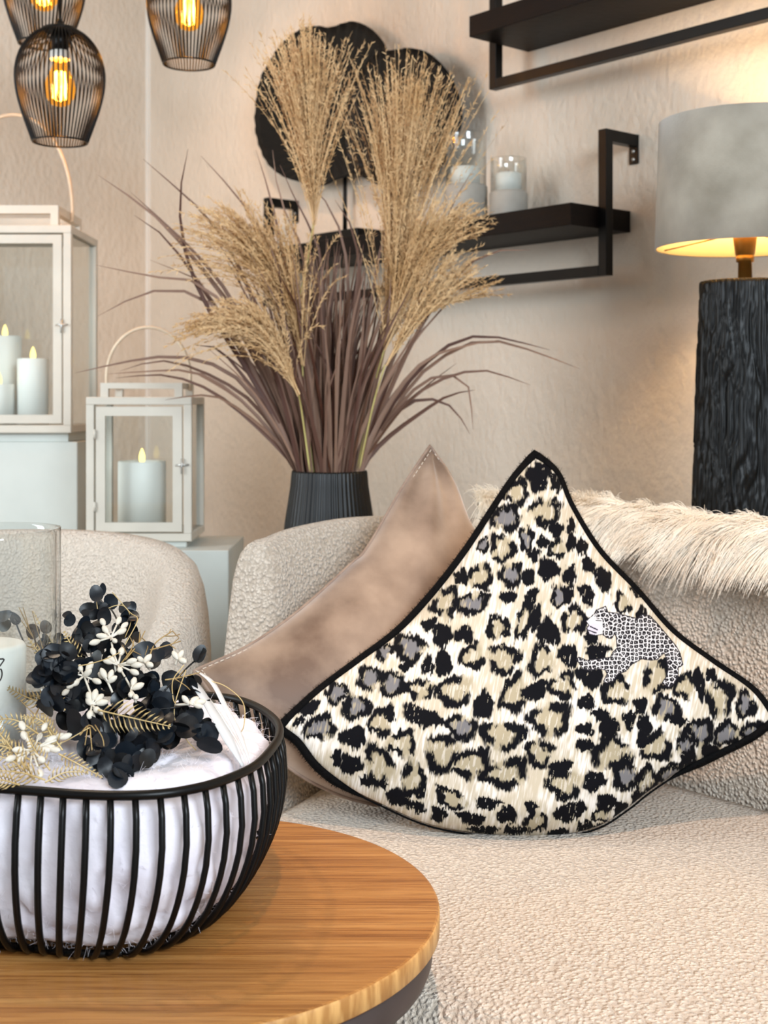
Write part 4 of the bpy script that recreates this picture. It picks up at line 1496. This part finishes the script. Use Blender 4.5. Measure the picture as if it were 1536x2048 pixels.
# ------------------------------------------------------------------ wall shelves
def shelf(t_r, t_l, zb, zt, label):
    dz = 0.02
    ax = np.array([WU, WN, ZV])
    mid = (t_r + t_l) / 2
    s = thing('wall_shelf', label, 'shelf', wp(mid, 0.1, zb))
    MB().box(wp(mid, 0.1, (zb + zt) / 2), ((t_l - t_r) / 2, 0.0998, (zt - zb) / 2), ax).out('board', 'dark_wood', s, bevel=0.0015)
    zr = zb - 0.104
    zp = zt + 0.167
    bw = 0.0115
    for e, t in ((-1, t_r - bw), (1, t_l + bw)):
        br_ = MB()
        br_.box(wp(t, 0.10, (zr + zp) / 2), (bw, bw, (zp - zr) / 2), ax)
        b_ = br_.out('bracket', 'black_metal', s, bevel=0.0012)
        MB().box(wp(t, 0.052, zp - 0.013), (bw, 0.0465, 0.013), ax).out('arm', 'black_metal', b_, bevel=0.0012)
        MB().box(wp(t, 0.0025, zp - 0.032), (0.0125, 0.0025, 0.032), ax).out('wall_plate', 'black_metal', b_, bevel=0.001)
        for zz in (zp - 0.036, zp - 0.054):
            c = wp(t, 0.005, zz)
            V, Fa = tube([c, c + WN * 0.002], 0.0042, 10)
            add('screw', V, Fa, 'screw', b_)
    MB().box(wp(mid, 0.10, zr + bw), ((t_l - t_r) / 2, bw, bw), ax).out('rail', 'black_metal', s, bevel=0.0012)
    return s


shelf(0.0, 1.24, 1.375, 1.423, 'lower dark wood wall shelf carrying candle holders and black leaf sculpture')
shelf(-0.93, 0.312, 1.842, 1.891, 'upper dark wood wall shelf above the table lamp')


def holder(t, r, hb, hg, label, hc, dist):
    c = wp(t, dist, 0)
    z = 1.423
    h_ = thing('candle_holder', label, 'candle holder', (c[0], c[1], z))
    V, Fa = lathe(c, [(r - 0.003, z), (r, z + 0.004), (r, z + hb - 0.004), (r - 0.003, z + hb)], 40)
    add('base', V, Fa, 'concrete', h_, label='round grey base')
    V, Fa = shell(c, [(r - 0.003, z + hb), (r - 0.003, z + hg - 0.004), (r - 0.003, z + hg)], 0.003, 40)
    add('glass_sleeve', V, Fa, 'hurricane', h_)
    cd = thing('pillar_candle', 'white candle inside the ' + hc, 'candle', (c[0], c[1], z + hb))
    V, Fa = lathe(c, [(r * 0.68, z + hb), (r * 0.68, z + hb + 0.042), (r * 0.6, z + hb + 0.044), (0.002, z + hb + 0.041)], 32)
    add('wax_body', V, Fa, 'wax', cd)
    V, Fa = tube([c + ZV * (z + hb + 0.04), c + ZV * (z + hb + 0.052)], 0.001, 5)
    add('wick', V, Fa, 'ink', cd)


holder(0.379, 0.052, 0.088, 0.212, 'taller glass candle holder on grey base, beside the black leaf sculpture', 'taller glass candle holder on the shelf', 0.146)
holder(0.272, 0.045, 0.064, 0.142, 'shorter glass candle holder on grey base nearest the shelf bracket', 'shorter glass candle holder on the shelf', 0.11)

# ------------------------------------------------------------------ black leaf sculpture on the lower shelf
sc = wp(0.896, 0.10, 1.423)
scu = thing('leaf_sculpture', 'black metal sculpture of two big round leaves on the lower shelf', 'sculpture', sc)
ax = np.array([WU, WN, ZV])
MB().box(wp(0.896, 0.075, 1.423 + 0.016), (0.10, 0.065, 0.016), ax).out('base', 'piece_black', scu, bevel=0.003)


def leaf_plate(pts, dist, ctr, rows=12, th=0.004):
    p0 = wp(0.896, dist, 0)
    O = smooth_path(px_poly(pts, p0, WN), 140, closed=True)
    c = on_plane(ctr[0], ctr[1], p0, WN)
    V, Fa = [], []
    n = len(O)
    for side in (1, -1):
        for r in range(1, rows + 1):
            f = r / rows
            for i in range(n):
                a = 2 * PI * i / n
                z = 0.018 * f * f + 0.0022 * math.sin(i * 2 * PI / 3.5) * f * (1 if side > 0 else 0) + 0.003 * math.sin(3 * a)
                V.append(c + (O[i] - c) * f + WN * (z + side * th / 2))
        V.append(c + WN * side * th / 2)
    m = rows * n + 1
    for sd in range(2):
        o = sd * m
        for r in range(rows - 1):
            for i in range(n):
                k = (i + 1) % n
                Fa.append((o + r * n + i, o + r * n + k, o + (r + 1) * n + k, o + (r + 1) * n + i))
        for i in range(n):
            Fa.append((o + m - 1, o + i, o + (i + 1) % n))
    for i in range(n):
        k = (i + 1) % n
        Fa.append(((rows - 1) * n + i, (rows - 1) * n + k, m + (rows - 1) * n + k, m + (rows - 1) * n + i))
    add('leaf_plate', V, Fa, 'piece_black', scu)


leaf_plate([(655, 372), (610, 365), (572, 351), (540, 320), (520, 265), (521, 205), (535, 150), (572, 94), (611, 62), (646, 54), (669, 57), (709, 45), (736, 51), (763, 70), (785, 102), (802, 160), (797, 230), (770, 300), (720, 345), (680, 362)], 0.05, (660, 300))
leaf_plate([(785, 104), (810, 101), (834, 99), (869, 109), (904, 144), (927, 195), (933, 242), (923, 289), (904, 324), (860, 362), (800, 376), (745, 362), (708, 320), (700, 250), (715, 175), (745, 125), (770, 106)], 0.068, (740, 330))
p1 = on_plane(690, 300, wp(0.896, 0.035, 0), WN)
V, Fa = tube([np.array([p1[0], p1[1], 1.423 + 0.03]), np.array([p1[0], p1[1], 1.56]), p1], [0.0068, 0.0062, 0.005], 10)
add('rod', V, Fa, 'piece_black', scu)

# ------------------------------------------------------------------ table lamp and its stand
LY = 2.40
ls = LY / F
lx = (1490 - 768) * ls
LB = 0.70
side_t = thing('side_table', 'small dark side table hidden behind the sofa under the lamp', 'side table', (lx, LY, 0))
MB().span((lx - 0.16, LY - 0.13, LB - 0.025), (lx + 0.16, LY + 0.13, LB)).out('tabletop', 'dark_wood', side_t, bevel=0.003)
for sx_ in (-1, 1):
    for sy_ in (-1, 1):
        MB().box((lx + sx_ * 0.145, LY + sy_ * 0.115, (LB - 0.025) / 2), (0.011, 0.011, (LB - 0.025) / 2)).out('leg', 'black_metal', side_t, bevel=0.001)
lamp = thing('table_lamp', 'table lamp with carved black wooden base and grey velvet drum shade', 'lamp', (lx, LY, LB))
zt_ = HZ + 237 * ls
rt, rb_ = 88 * ls, 108 * ls


def carve(a, z):
    k = 26
    w = a + 0.10 * math.sin(z * 16 + 2 * math.sin(a * 3)) + 0.05 * math.sin(z * 43 + a * 5)
    v = mnoise.noise(Vector((math.cos(w) * 5, math.sin(w) * 5, z * 0.9)))
    v2 = mnoise.noise(Vector((math.cos(w) * 15, math.sin(w) * 15, z * 1.5)))
    g = abs(v2)
    return 1 + 0.045 * v - 0.06 * max(0, 0.22 - g) / 0.22 + 0.012 * math.sin(a * 48 + 3 * v)


zs = np.linspace(LB, zt_, 64)
prof = [(rb_ + (rt - rb_) * (z - LB) / (zt_ - LB), z) for z in zs]
V, Fa = lathe((lx, LY, 0), prof, 260, carve)
add('base', V, Fa, 'lampwood', lamp)
V, Fa = lathe((lx, LY, 0), [(0.013, zt_ - 0.005), (0.0125, HZ + 275 * ls), (0.016, HZ + 276 * ls), (0.0165, HZ + 287 * ls), (0.0155, HZ + 288 * ls), (0.0175, HZ + 290 * ls), (0.0215, HZ + 322 * ls), (0.0215, HZ + 326 * ls)], 28)
add('neck', V, Fa, 'brass', lamp)
shz0, shz1 = HZ + 304 * ls, HZ + 557 * ls
r0, r1 = 177 * ls, 169 * ls
V, Fa = shell((lx, LY, 0), [(r0, shz0), ((r0 + r1) / 2, (shz0 + shz1) / 2), (r1, shz1)], 0.002, 96)
shd = add('lamp_shade', V, Fa, 'shade', lamp)
V, Fa = shell((lx, LY, 0), [(r0 - 0.0024, shz0 + 0.001), (r1 - 0.0024, shz1 - 0.001)], 0.0012, 96)
add('lining', V, Fa, 'lining', shd, label='pale lining glowing in lamplight')
mb = MB()
for k in range(3):
    a = 2 * PI * k / 3 + 2.5
    V, Fa = tube([(lx, LY, shz0 + 0.03), (lx + (r0 - 0.003) * math.cos(a), LY + (r0 - 0.003) * math.sin(a), shz0 + 0.006)], 0.0014, 5)
    mb.mesh(V, Fa)
mb.out('spider_frame', 'brass', lamp)
V, Fa = lathe((lx, LY, 0), [(0.012, HZ + 326 * ls), (0.014, HZ + 345 * ls), (0.028, HZ + 385 * ls), (0.03, HZ + 405 * ls), (0.022, HZ + 430 * ls), (0.004, HZ + 440 * ls)], 24)
add('bulb', V, Fa, 'bulb', lamp)
light('lamp_light_low', 'POINT', (lx, LY, shz0 + 0.10), LAMP_W, (1.0, 0.66, 0.32), size=0.035)
lb_ = bpy.data.objects['bulb']
lb_.visible_shadow = True


# ------------------------------------------------------------------ lanterns, candles, plinths
def lantern(x0, x1, y0, y1, zb, zt, label, latch_z, loop_h):
    L_ = thing('lantern', label, 'lantern', ((x0 + x1) / 2, (y0 + y1) / 2, zb))
    w, d, h_ = x1 - x0, y1 - y0, zt - zb
    k = 0.018 if h_ > 0.4 else 0.0165
    base = MB().span((x0, y0, zb), (x1, y1, zb + k)).out('base', 'lantern', L_, bevel=0.0015)
    for (xa, ya) in ((x0, y0), (x1 - k, y0), (x0, y1 - k), (x1 - k, y1 - k)):
        MB().span((xa, ya, zb + k), (xa + k, ya + k, zt - k)).out('post', 'lantern', L_, bevel=0.001)
    MB().span((x0, y0, zt - k), (x1, y1, zt)).out('roof', 'lantern', L_, bevel=0.0015)
    # raised open frame on top
    rx0, rx1 = x0 + w * 0.12, x1 - w * 0.10
    ry0, ry1 = y0 + d * 0.08, y1 - d * 0.08
    hb, hl = 0.019 if h_ > 0.4 else 0.012, 0.030 if h_ > 0.4 else 0.018
    c = MB()
    c.span((rx0, ry0, zt + hl), (rx1, ry0 + k, zt + hl + hb)).span((rx0, ry1 - k, zt + hl), (rx1, ry1, zt + hl + hb))
    c.span((rx0, ry0 + k, zt + hl), (rx0 + k, ry1 - k, zt + hl + hb)).span((rx1 - k, ry0 + k, zt + hl), (rx1, ry1 - k, zt + hl + hb))
    cf = c.out('vent_frame', 'lantern', L_, smooth=False)
    for (xa, ya) in ((rx0, ry0), (rx1 - k, ry0), (rx0, ry1 - k), (rx1 - k, ry1 - k)):
        MB().span((xa, ya, zt), (xa + k, ya + k, zt + hl)).out('foot', 'lantern', cf, smooth=False)
    # door with frame and pane
    g = 0.004
    dx0, dx1, dz0, dz1 = x0 + k + g, x1 - k - g, zb + k + g, zt - k - g
    s_ = 0.02 if h_ > 0.4 else 0.0195
    dr = MB()
    dr.span((dx0, y0 + 0.001, dz0), (dx0 + s_, y0 + 0.011, dz1)).span((dx1 - s_, y0 + 0.001, dz0), (dx1, y0 + 0.011, dz1))
    dr.span((dx0 + s_, y0 + 0.001, dz0), (dx1 - s_, y0 + 0.011, dz0 + s_)).span((dx0 + s_, y0 + 0.001, dz1 - s_), (dx1 - s_, y0 + 0.011, dz1))
    do = dr.out('door', 'lantern', L_, smooth=False)
    MB().span((dx0 + s_, y0 + 0.005, dz0 + s_), (dx1 - s_, y0 + 0.007, dz1 - s_)).out('pane', 'glass', do, smooth=False)
    for zz in (dz0 + 0.2 * (dz1 - dz0), dz0 + 0.78 * (dz1 - dz0)):
        V, Fa = tube([(dx0 - 0.002, y0 - 0.001, zz - 0.01), (dx0 - 0.002, y0 - 0.001, zz + 0.01)], 0.003, 8)
        add('hinge', V, Fa, 'lantern', do)
    lt_ = MB()
    V, Fa = tube([(dx1 + 0.001, y0 - 0.006, latch_z), (dx1 + 0.001, y0 + 0.001, latch_z)], 0.004, 10)
    lt_.mesh(V, Fa)
    V, Fa = tube([(dx1 - 0.012, y0 - 0.005, latch_z), (dx1 + 0.016, y0 - 0.005, latch_z + 0.001)], 0.0018, 8)
    lt_.mesh(V, Fa)
    V, Fa = tube([(dx1 + 0.001, y0 - 0.005, latch_z - 0.018), (dx1 + 0.001, y0 - 0.004, latch_z + 0.014)], 0.002, 8)
    lt_.mesh(V, Fa)
    lt_.out('latch', 'screw', do, label='small steel latch')
    # other panes
    z0_, z1_ = zb + k, zt - k
    MB().span((x1 - k * 0.6, y0 + k, z0_), (x1 - k * 0.6 + 0.002, y1 - k, z1_)).out('pane', 'glass', L_, smooth=False)
    MB().span((x0 + k * 0.6 - 0.002, y0 + k, z0_), (x0 + k * 0.6, y1 - k, z1_)).out('pane', 'glass', L_, smooth=False)
    MB().span((x0 + k, y1 - k * 0.6, z0_), (x1 - k, y1 - k * 0.6 + 0.002, z1_)).out('pane', 'glass', L_, smooth=False)
    # loop handle
    cx, cy = (rx0 + rx1) / 2, (ry0 + ry1) / 2
    hw = (rx1 - rx0) / 2 + 0.004
    pts = [(cx - hw, cy, zt + hl - 0.004), (cx - hw - 0.001, cy, zt + hl + 0.03)]
    for i in range(1, 12):
        a = PI - PI * i / 12
        pts.append((cx + hw * 1.0 * math.cos(a), cy, zt + hl + 0.03 + (loop_h - 0.03) * math.sin(a)))
    pts += [(cx + hw + 0.001, cy, zt + hl + 0.03), (cx + hw, cy, zt + hl - 0.004)]
    V, Fa = tube(smooth_path(pts, 50), 0.0042 if h_ > 0.4 else 0.0035, 8)
    add('handle', V, Fa, 'leather', L_, label='pale leather loop handle')
    return L_


def led_candle(px, Y, r, z0, ytop, label):
    c = ((px - 768) * Y / F, Y)
    zt = HZ - (ytop - HY) * Y / F
    t_ = thing('led_candle', label, 'candle', (c[0], c[1], z0))
    V, Fa = lathe((c[0], c[1], 0), [(r, z0), (r, zt - 0.003), (r - 0.002, zt), (r - 0.006, zt), (r - 0.008, zt - 0.006), (0.003, zt - 0.009)], 36)
    add('wax_body', V, Fa, 'wax', t_)
    V, Fa = lathe((c[0], c[1], 0), [(0.003, zt - 0.009), (0.0065, zt + 0.002), (0.0072, zt + 0.009), (0.005, zt + 0.019), (0.0012, zt + 0.028)], 14)
    add('flame', V, Fa, 'flame', t_, label='glowing yellow flame tip')


Y1, s1 = 3.0, 3.0 / F
lx1 = -(768 - 142) * s1
big = lantern(lx1 - 0.352, lx1, Y1, Y1 + 0.28, HZ - 66 * s1, HZ + 350 * s1, 'large greige lantern with three candles on the taller plinth', HZ + 150 * s1, 0.255)
zf = HZ - 66 * s1 + 0.0182
led_candle(10, 3.17, 0.040, zf, 672, 'tallest white candle at the back of the large lantern')
led_candle(66, 3.08, 0.0365, zf, 717, 'white candle nearest the door latch in the large lantern')
led_candle(-2, 3.065, 0.035, zf, 768, 'shortest white candle at the front of the large lantern')
Y2, s2 = 2.75, 2.75 / F
small = lantern((172 - 768) * s2, (383 - 768) * s2, Y2, Y2 + 0.2, HZ - 283 * s2, HZ + 6 * s2, 'small greige lantern with one candle on the lower plinth', HZ - 130 * s2, 0.135)
led_candle(284, 2.85, 0.052, HZ - 283 * s2 + 0.0167, 922, 'single thick white candle in the small lantern')

b1 = HZ - 66 * s1
pl1 = thing('display_plinth', 'taller pale grey plinth under the large lantern', 'plinth', (lx1 - 0.19, Y1 + 0.16, 0))
MB().span((lx1 - 0.38, Y1 + 0.012, 0), (lx1 + 0.012, Y1 + 0.33, b1 - 0.021)).out('block', 'plinth', pl1, bevel=0.002)
MB().span((lx1 - 0.345, Y1 + 0.02, b1 - 0.021), (lx1 - 0.011, Y1 + 0.30, b1)).out('cap', 'plinth', pl1, bevel=0.0015)
b2 = HZ - 283 * s2
sm = 2.70 / F
xr = -(768 - 457) * sm
pl2 = thing('display_plinth', 'lower pale grey plinth under the small lantern', 'plinth', (xr - 0.2, 2.86, 0))
MB().span((xr - 0.385, 2.70, 0), (xr, 2.995, b2 - 0.013)).out('block', 'plinth', pl2, bevel=0.002)
MB().span(((186 - 768) * s2, Y2 + 0.008, b2 - 0.013), ((372 - 768) * s2, Y2 + 0.19, b2)).out('cap', 'plinth', pl2, bevel=0.0015)


# ------------------------------------------------------------------ pendant lamps
def pendant(label):
    """built round its cap centre at z = 0 of the thing, hung from the ceiling"""
    s = 2.8 / F
    P_ = thing('pendant_lamp', label, 'pendant lamp', (0, 0, 0), 'cage pendant lamps by the corner')
    prof = [(30, 0), (55, -16), (75, -42), (85, -70), (88, -98), (84, -132), (73, -172), (54, -226)]
    pr = smooth_path([(r * s, z * s) for r, z in prof], 22)
    mb = MB()
    nW = 60
    for k in range(nW):
        a = 2 * PI * k / nW
        V, Fa = tube([(r * math.cos(a), r * math.sin(a), z) for r, z in pr], 0.0017, 4, cap=False)
        mb.mesh(V, Fa)
    mb.out('wire_cage', 'black_metal', P_, kind='stuff')
    V, Fa = tube([(54 * s * math.cos(2 * PI * k / 48), 54 * s * math.sin(2 * PI * k / 48), -226 * s) for k in range(48)], 0.002, 6, closed=True)
    add('lower_ring', V, Fa, 'black_metal', P_)
    V, Fa = lathe((0, 0, 0), [(36 * s, -4 * s), (34 * s, 1 * s), (12 * s, 6 * s), (8 * s, 12 * s), (4 * s, 20 * s)], 32)
    add('cap', V, Fa, 'black_metal', P_)
    V, Fa = lathe((0, 0, 0), [(17 * s, -44 * s), (17 * s, -2 * s)], 20)
    sk = add('socket', V, Fa, 'black_metal', P_)
    V, Fa = lathe((0, 0, 0), [(19 * s, -62 * s), (20 * s, -60 * s), (20 * s, -46 * s), (17 * s, -44 * s)], 20)
    add('collar', V, Fa, 'white_plastic', sk, label='white lamp-holder collar')
    V, Fa = lathe((0, 0, 0), [(1 * s, -156 * s), (16 * s, -152 * s), (27 * s, -138 * s), (31 * s, -120 * s), (27 * s, -100 * s), (18 * s, -82 * s), (14 * s, -70 * s), (13 * s, -62 * s)], 28)
    bl_ = add('bulb', V, Fa, 'amber', P_, label='amber glass bulb')
    mb = MB()
    for k in range(6):
        a = 2 * PI * k / 6
        V, Fa = tube([(9 * s * math.cos(a), 9 * s * math.sin(a), -86 * s), (14 * s * math.cos(a + 0.6), 14 * s * math.sin(a + 0.6), -140 * s)], 0.0022, 6)
        mb.mesh(V, Fa)
    mb.out('filament', 'filament', bl_, label='glowing filament sticks')
    return P_


def hang(P_, px, ytop, Y):
    z = HZ + (HY - ytop) * Y / F
    loc = ((px - 768) * Y / F, Y, z)
    P_.location = loc
    V, Fa = tube([(loc[0], loc[1], z + 0.015), (loc[0], loc[1], 2.6)], 0.0028, 6)
    add('cord', V, Fa, 'black_metal', P_)
    V, Fa = lathe((loc[0], loc[1], 0), [(0.04, 2.58), (0.045, 2.585), (0.045, 2.6)], 24)
    add('ceiling_rose', V, Fa, 'black_metal', P_)
    light('pendant_bulb_light', 'POINT', (loc[0], loc[1], z - 0.125), BULB_W, (1.0, 0.60, 0.26), size=0.02)


pa = pendant('lowest cage pendant lamp, wholly in view over the large lantern')
pb = copy_tree(pa)
pb['label'] = 'cage pendant lamp hanging in front of the wall corner'
pcn = copy_tree(pa)
pcn['label'] = 'cage pendant lamp partly hidden behind the lowest one'
hang(pa, 120, 58, 2.8)
hang(pb, 378, -86, 2.95)
hang(pcn, 88, -122, 3.02)
